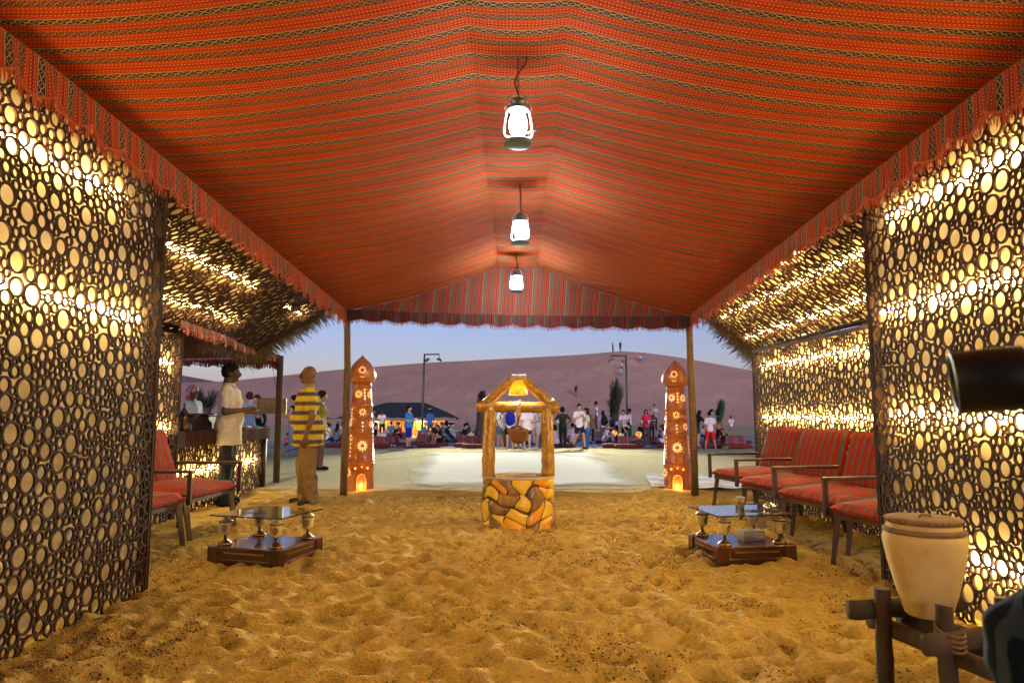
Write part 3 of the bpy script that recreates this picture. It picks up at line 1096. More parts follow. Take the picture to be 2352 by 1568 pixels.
def make_chair(label):
    e = empty('lounge_chair', (0, 0, 0), 0, label, 'chair', 'striped lounge chairs in the alcoves')
    o = cushion(CW * .97, CD, .10, (0, 0, .435), R(4)).build('seat_cushion', chair_cloth, e, True)
    # back cushion: own axes so that its stripes run up it
    bk = cushion(CW * .74, .58, .11, (0, 0, 0), 0).build('back_cushion', chair_cloth, e, True)
    bk.location = (0, CD / 2 - .02 + .10, .705)
    bk.rotation_euler = (R(72), 0, 0)
    for sx in (-1, 1):
        for sy in (-1, 1):
            b = MB()
            x, y = sx * (CW / 2 - .05), sy * (CD / 2 - .07)
            b.tube([(x, y, .40), (x * 1.02, y + sy * .075, -.05)], [.032, .022], 4)
            b.build('leg', chair_wood, e)
    b = MB(); b.box((0, 0, .368), (CW - .06, CD - .06, .035)); b.build('seat_frame', chair_wood, e)
    b = MB()
    x = -(CW / 2 - .005)
    b.box((x, .02, .645), (.042, CD + .10, .030), bev=.008)
    b.box((x, -CD / 2 - .01, .50), (.034, .036, .285), bev=.006)
    b.build('armrest', chair_wood, e)
    b = MB()
    for sx in (-1, 1):
        b.tube([(sx * .30, CD / 2 - .06, .36), (sx * .30, CD / 2 + .19, .95)], .018, 6)
    b.box((0, CD / 2 + .175, .92), (.66, .025, .04))
    b.build('back_frame', chair_wood, e)
    return e
RC = [(2.80, 8.22, 'striped lounge chair at the far end of the right row, nearest the tower'),
      (2.80, 7.18, 'striped lounge chair second from the far end of right row'),
      (2.82, 6.12, 'striped lounge chair third from the far end, behind the right glass table'),
      (2.82, 5.06, 'striped lounge chair nearest the viewer in the right row, half behind the lattice wall')]
proto = None
chairs = []
for x, y, lb in RC:
    if proto is None:
        proto = c = make_chair(lb)
    else:
        c = copy_tree(proto); c['label'] = lb
    c.location = (x, y, 0.0)
    c.rotation_euler = (0, 0, R(-90 + 13))       # front (-y) turned to -x: rotation of -90
    chairs.append(c)
for x, y, lb in ((-3.20, 6.66, 'striped lounge chair in the left alcove with its red back in full view'),
                 (-3.20, 5.58, 'striped lounge chair mostly hidden by the left lattice wall edge')):
    c = copy_tree(proto); c['label'] = lb
    c.location = (x, y, 0.0)
    c.rotation_euler = (0, 0, R(90 - 2))
    for ch_ in c.children:
        if ch_.name.startswith('armrest'):
            ch_.location.x += (CW - .01) if y > 6 else (CW - .01)
    chairs.append(c)

# ================================================================== GLASS TABLES ON URNS
glass_m = pm('clear_glass', (.80, .88, .86))
t = NT('table_glass')
t.color((.86, .94, .92)); t.b.inputs['Roughness'].default_value = .02
t.b.inputs['Transmission Weight'].default_value = 1.0; t.b.inputs['IOR'].default_value = 1.5
table_glass = t.m
maroon = pm('maroon_veneer', (.085, .022, .018), (.05, .013, .012), 5, .22, 0, coat=.6, stretch=(.3, 2, 2))
gilt = pm('gilt_strip', (.50, .34, .12), None, 10, .3, metal=.9)
cream_glaze = pm('cream_glaze', (.78, .66, .38), (.70, .57, .30), 7, .35, coat=.3)
ink = pm('dark_emblem', (.03, .032, .028), (.05, .05, .04), 30, .6)
def make_table(w, d):
    e = empty('glass_table')
    b = MB(); b.box((0, 0, .362), (w, d, .010), bev=.004); b.build('glass_top', table_glass, e)
    b = MB(); b.box((0, 0, .055), (w * .97, d * .97, .15), bev=.012)
    b.box((0, 0, .012), (w * 1.0, d * 1.0, .05), bev=.006)
    p = b.build('plinth', maroon, e)
    g = MB()
    for s in (-1, 1):
        g.box((0, s * (d * .485 + .0025), .085), (w * .56, .004, .010))
        g.box((s * (w * .485 + .0025), 0, .085), (.004, d * .56, .010))
    g.build('gilt_strip', gilt, e)
    for sx in (-1, 1):
        for sy in (-1, 1):
            c4 = MB(); c4.box((sx * w * .43, sy * d * .43, .06), (w * .15, d * .15, .146), bev=.008)
            c4.build('corner_block', maroon, e)
    for sx in (-1, 1):
        for sy in (-1, 1):
            x, y = sx * w * .36, sy * d * .36
            u = MB(); u.lathe([(.001, .205), (.030, .207), (.050, .222), (.060, .25), (.066, .29), (.068, .305), (.070, .308), (.070, .314), (.055, .322), (.030, .334), (.018, .342), (.016, .352), (.020, .356)], n=22)
            uo = u.build('urn', cream_glaze, e, True); uo.location = (x, y, 0)
            s = MB(); s.lathe([(.066, .135), (.070, .142), (.066, .150), (.045, .160), (.022, .172), (.014, .188), (.013, .200), (.020, .2065)], n=20)
            so = s.build('stem', MATS['old_brass'], uo, True)
            s2 = MB(); s2.lathe([(.068, .131), (.0725, .140), (.068, .147)], n=20)
            s2.build('foot_ring', brass, uo, True)
            r = MB(); r.lathe([(.0705, .306), (.0718, .3105), (.0705, .315)], n=22); r.build('rim', ink, uo, True)
            m = MB()                      # round floral emblem on the belly
            for an0 in (R(-65), R(115)):
                def pt(a, q, z):
                    rr = float(np.interp(z, [.205, .222, .25, .29, .305], [.03, .05, .06, .066, .068])) + .0012
                    return (rr * math.cos(a), rr * math.sin(a), z)
                for k in range(9):
                    th = 2 * PI * k / 9
                    cz, ca = .262 + .021 * math.sin(th), an0 + .33 * math.cos(th)
                    quad = [pt(ca + .13 * math.cos(th + q), 0, cz + .0075 * math.sin(th + q)) for q in (0, PI / 2, PI, 3 * PI / 2)]
                    m.add(quad, [(0, 1, 2, 3)])
                for k in range(5):
                    th = 2 * PI * k / 5 + .3
                    cz, ca = .262 + .009 * math.sin(th), an0 + .14 * math.cos(th)
                    quad = [pt(ca + .075 * math.cos(th + q), 0, cz + .005 * math.sin(th + q)) for q in (0, PI / 2, PI, 3 * PI / 2)]
                    m.add(quad, [(0, 1, 2, 3)])
            stuff(m.build('emblem', ink, uo))
    return e
tb = make_table(.86, .80)
tb.location = (-2.02, 5.62, .0); tb.scale = (.76, .72, 1); tb.rotation_euler = (0, 0, R(-17))
tag(tb, 'glass topped table on cream urns standing in front of the left chairs', 'table', 'glass tables on urns')
tb2 = copy_tree(tb)
tb2.location = (1.82, 5.74, 0); tb2.rotation_euler = (0, 0, R(9)); tb2.scale = (.75, .72, 1)
tb2['label'] = 'glass topped table on cream urns with paper cup, before the right chairs'
# on and in the right table
def on_t2(x, y, z):
    return tb2.matrix_basis @ Vector((x, y, z))
cup = empty('paper_cup', on_t2(.10, .16, .368), 0, 'white paper cup standing on the right glass table', 'cup')
b = MB(); b.lathe([(.026, 0), (.028, .04), (.034, .088), (.036, .09), (.033, .088), (.026, .01)], n=18); b.build('body', pm('cup_paper', (.78, .74, .64), (.72, .66, .52), 5, .7), cup, True)
b = MB(); b.lathe([(.0285, .035), (.0305, .055)], n=18, cap=False); b.build('printed_band', pm('cup_band', (.42, .30, .10)), cup, True)
ash = empty('ashtray', on_t2(.36, -.02, .368), 0, 'round steel ashtray on the right glass table', 'ashtray')
b = MB(); b.lathe([(.05, 0), (.055, .006), (.055, .036), (.05, .038), (.046, .034), (.044, .008)], n=22); b.build('bowl', pm('steel', (.6, .58, .55), None, 10, .22, metal=1), ash, True)
b = MB(); b.lathe([(.045, .036), (.03, .048), (.01, .052), (.008, .062)], n=18); b.build('lid', MATS['steel'], ash, True)
tis = empty('tissue_box', on_t2(.10, -.06, .131), R(14), 'white and blue tissue box inside the right table, on its maroon base', 'tissue box')
b = MB(); b.box((0, 0, .05), (.24, .12, .10), bev=.003)
t = NT('tissue_print'); v = t.coord('Object'); o_ = t.sep(v)
wv = t.math('ADD', t.math('MULTIPLY', o_[2], 1.0), t.math('MULTIPLY', t.math('SINE', t.math('MULTIPLY', o_[0], 26.0)), .014))
t.color(t.ramp(t.math('MULTIPLY', wv, 10.0), [(0.0, (.34, .34, .62)), (.28, (.50, .50, .76)), (.45, (.74, .74, .86)), (.62, (.86, .86, .88))], const=True))
t.b.inputs['Roughness'].default_value = .5
tis.scale = (.80, .85, .82)
b.build('carton', t.m, tis)
b = MB(); b.lathe([(.05, .1005), (.05, .1015)], n=18, sx=1.0, sy=.22); b.build('slot', black_metal, tis)

# ================================================================== HANGING LANTERNS
blue_paint = pm('lantern_enamel', (.09, .16, .22), (.06, .11, .16), 12, .35, metal=.3)
globe_m = emit('lantern_globe', (0.66, 0.85, 1.0), LANTERN_E)
wire_m = pm('lantern_wire', (.62, .70, .78), (.5, .58, .66), 20, .3, metal=.6)
def make_lantern():
    e = empty('hanging_lantern')
    b = MB(); b.lathe([(.060, 0), (.078, .004), (.084, .014), (.082, .024), (.068, .034), (.040, .044), (.034, .052), (.036, .060)], n=26); b.build('tank', blue_paint, e, True)
    b = MB(); b.lathe([(.032, .062), (.046, .085), (.053, .115), (.052, .145), (.043, .175), (.030, .205)], n=22); b.build('glass_globe', globe_m, e, True)
    b = MB(); b.lathe([(.045, .212), (.064, .214), (.064, .220), (.036, .232), (.032, .255), (.044, .260), (.046, .268), (.030, .282), (.010, .288)], n=22); b.build('chimney_cap', blue_paint, e, True)
    for s in (-1, 1):
        b = MB(); b.tube([(s * .048, 0, .045), (s * .078, 0, .052), (s * .086, 0, .075), (s * .080, 0, .14), (s * .070, 0, .20), (s * .056, 0, .232), (s * .036, 0, .240)], .0065, 8)
        b.build('frame_tube', wire_m, e, True)
    b = MB(); b.tube([(math.cos(a) * .078, 0, .215 + math.sin(a) * .105) for a in np.linspace(0, PI, 15)], .0026, 6)
    b.build('bail_handle', wire_m, e, True)
    b = MB(); b.tube([(.05, -.02, .07), (.092, -.03, .082), (.098, -.03, .078)], .0045, 6); b.build('wick_knob', wire_m, e, True)
    return e
def chain_cord(e, top, sway):
    L = top - .32
    b = MB()
    z, k = .318, 0
    while z < top:
        a = [(math.cos(q) * .006, 0, z + .011 + math.sin(q) * .0125) for q in np.linspace(0, 2 * PI, 9)]
        if k % 2: a = [(0, x, zz) for x, _, zz in a]
        b.tube(a, .0018, 4, False)
        z += .019; k += 1
    stuff(b.build('chain', black_metal, e))
    b = MB()
    b.tube([(sway * math.sin(q * 5.2) * (1 - q * .3) * (.2 + q) + .006, -.008, .285 + (L + .035) * q) for q in np.linspace(0, 1, 22)], .0042, 6)
    b.build('cord', black_metal, e, True)
lan = make_lantern()
LP = []
GLOBES = [emit('lantern_globe_%s' % n_, (0.66, 0.85, 1.0), LANTERN_E * k_) for n_, k_ in (('near', .56), ('middle', 1.35), ('far', 1.50))]
for i, (px, pyb, y, lb) in enumerate(((1190, 335, 3.85, 'lit hurricane lantern hanging nearest the viewer, largest and topmost'),
                                      (1195, 562, 6.05, 'lit hurricane lantern hanging in the middle of the row'),
                                      (1186, 672, 8.75, 'lit hurricane lantern hanging last, in front of the striped gable cloth'))):
    o = lan if i == 0 else copy_tree(lan)
    p = P(px, pyb, y)
    o.location = p
    o.rotation_euler = (0, 0, R((8, -20, 14)[i]))
    for c_ in o.children:
        if c_.name.startswith('glass_globe'):
            c_.data = c_.data.copy(); c_.data.materials[0] = GLOBES[i]
    tag(o, lb, 'lantern', 'lanterns hanging from the ridge')
    LP.append((o, p))
for (o, p), sw in zip(LP, (-.055, .008, .03)):
    chain_cord(o, ceil_z(p.x, p.y) - p.z + .01, sw)

# ================================================================== WISHING WELL
wx, wy = 0.005, 7.28
well = empty('wishing_well', (wx, wy, 0), 0, 'painted stone wishing well with a lit lamp under its log frame', 'well')
WR, WH = .365, .505
varn = NT('varnished_log')
v = varn.coord('Object')
f1 = varn.ramp(varn.noise(v, 22, 4, .65), [(0.34, 0.0), (0.62, 1.0)])
f2 = varn.ramp(varn.noise(varn.scale(v, (1, 1, .5)), 60, 3, .7), [(0.40, 0.0), (0.60, 1.0)])
c = varn.mix(f1, (.66, .37, .025), (.36, .15, .012))
c = varn.mix(varn.math('MULTIPLY', f2, .5), c, (.13, .05, .012))
varn.color(c); varn.b.inputs['Roughness'].default_value = .28
varn.b.inputs['Coat Weight'].default_value = .5; varn.b.inputs['Coat Roughness'].default_value = .15
varn.bump(varn.noise(v, 40, 4), .5, .006)
varn_m = varn.m
def stone_mat(name, a, c_):
    t = NT(name); v = t.coord('Object')
    g = t.ramp(t.noise(t.scale(v, (1, 1, .35)), 16, 5, .65), [(0.35, 0.0), (0.68, 1.0)])
    t.color(t.mix(g, a, c_)); t.b.inputs['Roughness'].default_value = .35
    t.b.inputs['Coat Weight'].default_value = .3
    t.bump(t.noise(v, 45, 4), .5, .006)
    return t.m
st_m = [stone_mat('yellow_stone', (.84, .58, .030), (.76, .44, .020)), stone_mat('orange_stone', (.80, .38, .02), (.70, .29, .015)),
        stone_mat('brown_stone', (.27, .145, .05), (.13, .07, .03)), stone_mat('ochre_stone', (.36, .20, .04), (.22, .11, .03))]
mort = pm('dark_mortar', (.045, .028, .016), (.03, .018, .010), 20, .7)
b = MB(); b.lathe([(WR - .012, -.1), (WR - .012, WH - .02), (WR - .02, WH - .01), (WR - .085, WH - .01), (WR - .085, .1)], n=48, cap=False)
b.build('wall_core', mort, well, True)
rs = random.Random(12)
def warp(th, z):
    return (th + .16 * math.sin(z * 13 + th * 2.2) + .07 * math.sin(z * 27 + th * 5), z + .052 * math.sin(th * 3.3 + z * 6) + .022 * math.sin(th * 8.3 + 1.3) * math.sin(PI * min(1, max(0, z / WH))))
rows = [(-.06, .10), (.10, .235), (.235, .375), (.375, .56)]
last = None
for ri, (za, zb_) in enumerate(rows):
    n = (14, 13, 14, 12)[ri]
    cuts = sorted([(k + rs.uniform(-.22, .22)) / n * 2 * PI for k in range(n)])
    for k in range(n):
        a0, a1 = cuts[k], cuts[(k + 1) % n] + (2 * PI if k == n - 1 else 0)
        zt, zz0 = zb_ + rs.uniform(-.016, .016) * (ri < 3), za
        vs, N = [], 8
        for i in range(N + 1):
            for j in range(N + 1):
                u, w = i / N, j / N
                # rounded outline: square pulled towards a superellipse, shrunk for the joint
                U, W = 2 * u - 1, 2 * w - 1
                s_ = 1 - .07 * (abs(U * W)) ** 1.6
                th = (a0 + a1) / 2 + (a1 - a0) / 2 * U * s_ * .962
                z = (zz0 + zt) / 2 + (zt - zz0) / 2 * W * s_ * .962
                th, z = warp(th, z)
                z = min(z, WH - .006)
                e_ = max(abs(U), abs(W))
                r = WR - .012 + .022 * (1 - e_ ** 7) + .012 * (1 - max(0, z) / WH)
                vs.append((r * math.cos(th), r * math.sin(th), z))
        b = MB(); b.add(vs, [(i * (N + 1) + j, (i + 1) * (N + 1) + j, (i + 1) * (N + 1) + j + 1, i * (N + 1) + j + 1) for i in range(N) for j in range(N)])
        ci = rs.choice([i for i in (0, 0, 0, 1, 1, 1, 2, 2, 3) if i != last])
        last = ci
        b.build('stone', st_m[ci], well, True)
b = MB(); b.lathe([(WR + .010, WH - .018), (WR + .016, WH - .006), (WR + .010, WH + .003), (WR - .05, WH + .003), (WR - .088, WH - .006), (WR - .088, WH - .05)], n=48, cap=False)
b.build('rim', stone_mat('rim_plaster', (.52, .42, .24), (.36, .26, .12)), well, True)
def log(a, b_, r0, r1, n=14, seed=0):
    q = random.Random(seed)
    a, b_ = Vector(a), Vector(b_)
    pts, rr = [], []
    for i in range(13):
        p = a.lerp(b_, i / 12)
        pts.append(p + Vector((q.uniform(-1, 1), q.uniform(-1, 1), q.uniform(-1, 1))) * r0 * .06)
        rr.append((r0 + (r1 - r0) * i / 12) * q.uniform(.95, 1.05))
    m = MB(); m.tube(pts, rr, n)
    return m
bz = 1.225
for s in (-1, 1):
    log((s * .318, 0, WH - .02), (s * .300, 0, bz - .02), .070, .064, seed=s + 3).build('post', varn_m, well, True)
log((-.435, 0, bz), (.435, 0, bz - .015), .056, .060, seed=8).build('beam', varn_m, well, True)
for s in (-1, 1):
    log((s * .345, 0, bz + .03), (s * .052, 0, bz + .285), .052, .050, seed=s + 20).build('rafter', varn_m, well, True)
log((-.075, 0, bz + .292), (.075, 0, bz + .292), .046, .046, seed=30).build('ridge_log', varn_m, well, True)
t = NT('lamp_shade'); v = t.coord('Object')
g = t.ramp(t.noise(v, 26, 4, .6), [(0.38, 0.0), (0.62, 1.0)])
cc = t.mix(g, (.95, .68, .14), (.75, .40, .05))
t.color(cc); t.b.inputs['Roughness'].default_value = .4
t.b.inputs['Transmission Weight'].default_value = 0.0
tr = t.n.new('ShaderNodeBsdfTranslucent'); t.l.new(cc, tr.inputs['Color'])
mx = t.n.new('ShaderNodeMixShader'); mx.inputs[0].default_value = .55
t.l.new(t.b.outputs[0], mx.inputs[1]); t.l.new(tr.outputs[0], mx.inputs[2])
t.l.new(mx.outputs[0], t.n['Material Output'].inputs['Surface'])
ls = empty('lamp', (0, 0, 0))
b = MB(); b.lathe([(.098, bz + .120), (.094, bz + .122), (.058, bz + .268), (.062, bz + .272), (.101, bz + .121)], n=28, cap=False)
shade = b.build('lamp_shade', t.m, well, True)
bpy.data.objects.remove(ls)
b = MB(); b.ell((0, 0, bz + .185), (.028, .028, .036), 14, 9); b.build('bulb', emit('well_bulb', (1.0, .90, .64), 330.0), shade, True)
b = MB(); b.tube([(0, 0, bz + .22), (0, 0, bz + .28)], .014, 8); b.build('socket', black_metal, shade)
# bucket on its rope
bk = empty('bucket', (wx + .002, wy - .045, 0), 0, 'brown rounded bucket hanging by a rope from the beam of the well', 'bucket')
b = MB(); b.lathe([(.03, .835), (.055, .842), (.085, .875), (.103, .925), (.110, .975), (.110, .985), (.101, .985), (.093, .93), (.05, .86)], n=24, cap=True)
bkm = stone_mat('bucket_resin', (.24, .09, .035), (.13, .055, .025))
b.build('bowl', bkm, bk, True)
b = MB(); b.lathe([(.1105, .955), (.115, .962), (.115, .982), (.1105, .988)], n=24, cap=False); b.build('rim', bkm, bk, True)
b = MB(); b.tube([(-.105, 0, .975), (-.06, -.01, 1.005), (-.01, -.01, 1.02), (.03, -.01, 1.0), (.09, -.012, .97)], .014, 8)
b.tube([(-.01, -.005, 1.01), (-.002, 0, 1.07), (-.004, 0, 1.16)], .014, 8); b.build('handle', bkm, bk, True)
rp = pm('pale_rope', (.62, .50, .28), (.42, .3, .13), 70, .8)
b = MB()
for k in range(5):
    b.tube([(-.02 + .01 * k + .006 * math.sin(k * 3 + q * 9), -.02 + .05 * 0 - .028 * math.sin(k) * .3 - .030, bz + .062 - q * .17) for q in np.linspace(0, 1, 8)], .0055, 6)
for k in range(3):
    b.tube([(.022 * math.cos(a), .022 * math.sin(a) - .004, 1.155 - .012 * k - .002 * a) for a in np.linspace(0, 2 * PI, 12)], .006, 6)
b.tube([(.062 * math.sin(a) * .3, .063 * math.cos(a) + .045, bz - .005 + .064 * math.sin(a)) for a in np.linspace(0, 2 * PI, 18)], .007, 6)
b.build('rope', rp, bk, True)

# ================================================================== TERRACOTTA TOWER LAMPS
terra = NT('glazed_terracotta')
v = terra.coord('Object')
g = terra.ramp(terra.noise(v, 5, 4), [(0.3, 0.0), (0.7, 1.0)])
terra.color(terra.mix(g, (.56, .17, .028), (.42, .115, .018)))
terra.b.inputs['Roughness'].default_value = .3
terra.b.inputs['Coat Weight'].default_value = .3; terra.b.inputs['Coat Roughness'].default_value = .14
terra.bump(terra.noise(v, 14, 4), .25, .01)
glow = emit('cutout_glow', (1.0, .50, .14), .50)
glow_hot = emit('doorway_glow', (1.0, .24, .045), .25)
dark_hole = pm('dark_opening', (.05, .018, .008))
BODY = [(.268, 0), (.262, .03), (.250, .30), (.246, .47), (.254, .475), (.254, .487), (.246, .492), (.246, .515), (.253, .52), (.253, .532), (.244, .538),
        (.228, .90), (.222, 1.02), (.230, 1.025), (.230, 1.037), (.220, 1.043), (.220, 1.065), (.227, 1.07), (.227, 1.082), (.217, 1.088),
        (.204, 1.30), (.208, 1.305), (.204, 1.312), (.196, 1.50), (.203, 1.505), (.203, 1.518), (.194, 1.523), (.194, 1.545), (.200, 1.55), (.192, 1.558),
        (.172, 1.80), (.170, 1.86), (.178, 1.865), (.178, 1.878), (.168, 1.884), (.160, 1.93)]
DOME = [(.150, 1.922), (.200, 1.938), (.230, 1.970), (.246, 2.02), (.246, 2.08), (.232, 2.14), (.207, 2.20), (.172, 2.26), (.130, 2.31), (.085, 2.355), (.047, 2.388), (.022, 2.41), (.016, 2.425), (.003, 2.44)]
def rad(z):
    pr = BODY if z < 1.93 else DOME
    return float(np.interp(z, [q[1] for q in pr], [q[0] for q in pr]))
def on_body(a, z, off):
    r = rad(z) + off
    return (r * math.sin(a), -r * math.cos(a), z)
def petal(mb, a, z, ang, d, ln, w, off=.003):
    """almond shaped opening at distance d from the flower centre (a, z)"""
    r = rad(z)
    pts = []
    for q in range(8):
        th = 2 * PI * q / 8
        x, y = d + ln / 2 * math.cos(th), w / 2 * math.sin(th) * (1.1 - .25 * math.cos(th))
        X, Zz = x * math.cos(ang) - y * math.sin(ang), x * math.sin(ang) + y * math.cos(ang)
        pts.append(on_body(a + X / r, z + Zz, off))
    mb.add(pts, [tuple(range(8))])
def make_tower():
    e = empty('tower_lamp')
    b = MB(); b.lathe(BODY, n=40); b.build('tower_body', terra.m, e, True)
    b = MB(); b.lathe(DOME, n=40); d = b.build('onion_dome', terra.m, e, True)
    g, k_ = MB(), MB()
    for a, z, n, s in ((-.32, 1.72, 10, 1.0), (.95, 1.71, 10, 1.0), (.12, 1.40, 8, .95), (-1.1, 1.20, 8, .9), (1.0, 1.18, 8, .95), (.14, .80, 11, 1.35), (-1.0, .33, 9, 1.2), (2.6, .8, 12, 1.3), (2.2, 1.7, 12, 1.0), (3.4, 1.25, 10, 1)):
        for q in range(n):
            petal(g, a, z, 2 * PI * q / n + .2, .049 * s, .051 * s, .0140 * s)
    for a, z0, n, dz in ((.30, 1.80, 4, -.055), (-.95, 1.44, 4, -.055), (.13, 1.21, 3, -.065), (-.85, .98, 6, -.072), (1.25, .98, 5, -.07)):
        for q in range(n):
            petal(g, a, z0 + dz * q, PI / 2, 0, .034, .026)
    for a in (-.35, .55):                       # small stars above the door
        for q in range(5):
            petal(g, a, .405, 2 * PI * q / 5 + PI / 2, .016, .022, .014)
    petal(g, .12, .43, PI / 2, 0, .03, .024)
    for q in range(11):
        petal(g, .02, 2.155, 2 * PI * q / 11, .052, .035, .013)
    for q in range(3):
        petal(g, -.1 + .12 * q, 2.03, PI / 2, 0, .022, .014)
    stuff(g.build('glowing_cutout', glow, e))
    for row, (z, n) in enumerate(((2.30, 14), (2.24, 16), (2.19, 10), (2.00, 16), (2.05, 8))):
        for q in range(n):
            a = 2 * PI * q / n + row * .2
            petal(k_, a, z, PI / 2, 0, .022, .012)
    stuff(k_.build('cutout', dark_hole, d))
    # arched doorway: glowing recess with a raised lip
    dr, lip = MB(), MB()
    hw, zt = .085, .215
    arc = [(-hw, .02)] + [(hw * -math.cos(q), zt + hw * 1.15 * math.sin(q)) for q in np.linspace(0, PI, 11)] + [(hw, .02)]
    da = .10
    dr.add([on_body(da + x / .255, z, .004) for x, z in arc], [tuple(range(len(arc)))])
    do = dr.build('doorway', glow_hot, e)
    lip.tube([on_body(da + x / .255, z, .008) for x, z in arc], .009, 6)
    lip.build('door_frame', terra.m, e, True)
    return e
tw = make_tower()
for i, (px, pyb, lb) in enumerate(((826, 1123, 'glazed terracotta tower lamp beside the left canopy pole'), (1557, 1131, 'glazed terracotta tower lamp beside the right canopy pole'))):
    o = tw if i == 0 else copy_tree(tw)
    g = G(px, pyb)
    g.y = max(g.y, 10.15)
    g.x = P(px, pyb, g.y).x
    hgt = P(px, 812 if i == 0 else 823, g.y).z - ground(g.x, g.y)
    s = hgt / 2.44
    o.location = (g.x, g.y, ground(g.x, g.y) - .02); o.scale = (s, s, s); o.rotation_euler = (0, 0, math.atan2(-g.x, g.y) + (.0 if i == 0 else -.1))
    tag(o, lb, 'tower lamp', 'terracotta tower lamps at the tent opening')
    ld = bpy.data.lights.new('tower_glow', 'POINT'); ld.energy = .8; ld.color = (1, .5, .16); ld.shadow_soft_size = .03
    lo = bpy.data.objects.new('tower_glow', ld); COL.objects.link(lo); lo.parent = o; lo.location = (.03, -.31, .10)
    if i: pass

# ================================================================== CLAY JAR ON ITS LOG STAND
clay = pm('pale_clay', (.55, .43, .19), (.46, .34, .14), 5, .85, .25, 60)
_c = NT('thrown_clay'); _v = _c.coord('Object'); _o = _c.sep(_v)
_g = _c.ramp(_c.noise(_v, 6, 5, .6), [(.3, 0.0), (.72, 1.0)])
_s = _c.ramp(_c.noise(_c.scale(_v, (1, 1, .5)), 34, 3, .7), [(.62, 0.0), (.72, 1.0)])
_k = _c.mix(_g, (.55, .43, .19), (.45, .32, .125)); _k = _c.mix(_c.math('MULTIPLY', _s, .35), _k, (.24, .15, .06))
_c.color(_k); _c.b.inputs['Roughness'].default_value = .85
_c.bump(_c.math('ADD', _c.math('MULTIPLY', _c.math('SINE', _c.math('MULTIPLY', _o[2], 420.0)), .10), _c.noise(_v, 50, 4)), .35, .006)
clay = _c.m
clay_dk = pm('stained_clay', (.20, .115, .055), (.12, .07, .035), 12, .85, .2, 50)
JY = 2.86
jp = P(2133, 1412, JY)
jar = empty('clay_jar', (jp.x, JY, jp.z), 0, 'large pale clay jar with a dark banded rim standing on a rough log stand', 'jar')
k = JY / 1568 * .98
jar.scale = (.84, .84, .88)
prof = [(.088, 0), (.100, .01), (.135, .12), (.165, .24), (.180, .32), (.182, .345), (.176, .365), (.165, .375)]
b = MB(); b.lathe(prof, n=40); b.build('body', clay, jar, True)
b = MB(); b.lathe([(.166, .368), (.176, .372), (.179, .384), (.174, .392), (.163, .395)], n=40, cap=False); b.build('band', clay_dk, jar, True)
b = MB(); b.lathe([(.162, .392), (.160, .415), (.158, .418)], n=40, cap=False); b.build('neck', clay, jar, True)
b = MB(); b.lathe([(.158, .412), (.166, .418), (.168, .430), (.164, .438), (.12, .440), (.02, .441)], n=40)
for q in range(36):
    a = 2 * PI * q / 36
    b.ell((.166 * math.cos(a), .166 * math.sin(a), .429), (.009, .009, .007), 6, 4)
b.build('lid', clay_dk, jar, True)
b = MB(); b.tube([(-.03, -.02, .44), (-.02, -.02, .452), (.02, -.02, .452), (.03, -.02, .44)], .006, 6); b.build('lid_handle', clay_dk, jar, True)
bark = pm('rough_log', (.060, .038, .024), (.028, .018, .012), 9, .9, .5, 30, stretch=(1, 1, .3))
cutw = pm('cut_log_end', (.24, .14, .065), (.16, .09, .04), 14, .85)
std = empty('log_stand', (jp.x + .045, JY - .02, 0), R(12), 'rough log stand lashed together, carrying the pale clay jar', 'stand')
for (x, y, z1) in ((-.19, -.21, jp.z + .09), (.20, -.19, jp.z + .10), (-.21, .2, jp.z + .08), (.20, .2, jp.z + .09)):
    lg = log((x, y, -.12), (x * .97, y * .97, z1), .046, .042, 12, int(x * 100 + y * 37) % 50)
    o = lg.build('leg', bark, std, True)
    m = MB(); m.lathe([(.040, z1 + .002), (.001, z1 + .004)], (x * .97, y * .97, 0), 12); m.build('cut_end', cutw, o)
zr = jp.z - .012
for a, b_ in (((-.36, -.255, zr - .02), (.38, -.25, zr + .01)), ((-.37, .25, zr), (.36, .25, zr))):
    log(a, b_, .040, .038, 12, int(a[1] * 100) % 40).build('cross_rail', bark, std, True)
for a, b_ in (((-.15, -.42, zr - .075), (-.15, .36, zr - .07)), ((.15, -.42, zr - .07), (.15, .36, zr - .075)), ((0.0, -.3, zr - .052), (0.0, .3, zr - .052))):
    log(a, b_, .036, .036, 12, int(a[0] * 100) % 40 + 3).build('side_rail', bark, std, True)
for x, y in ((-.19, -.235), (.19, -.235)):
    rr_ = MB()
    for q in range(4):
        rr_.tube([(x + .062 * math.cos(a), y + .068 * math.sin(a), zr - .03 + .018 * q + .014 * math.sin(a)) for a in np.linspace(0, 2 * PI, 14)], .006, 5)
    rr_.build('lashing', rope_m, std, True)
std.scale = (.74, .76, 1)

# striped rug on the sand to the right of the tower
rug_g = G(1662, 1128)
t = NT('white_striped_rug'); o_ = t.sep(t.coord('Object'))
t.color(t.ramp(t.math('FRACT', t.math('MULTIPLY', o_[1], 1.5)), [(0, (.62, .62, .58)), (.34, (.20, .19, .21)), (.39, (.62, .62, .58)), (.7, (.35, .34, .34)), (.74, (.6, .6, .56))], const=True))
t.b.inputs['Roughness'].default_value = .95
b = MB(); b.grid(lambda u, v: (-.9 + 2.6 * u, -1.0 + 2.1 * v, .035 + .018 * math.sin(u * 17 + v * 6) * math.sin(v * 9) + .01 * math.sin(u * 40)), 40, 40)
rug = b.build('rug', t.m, None, True); rug.location = (rug_g.x, rug_g.y + .9, ground(0, rug_g.y) + .02); rug.rotation_euler = (0, 0, R(-8))
tag(rug, 'rumpled white rug with thin dark stripes on the sand behind the right chairs', 'rug')

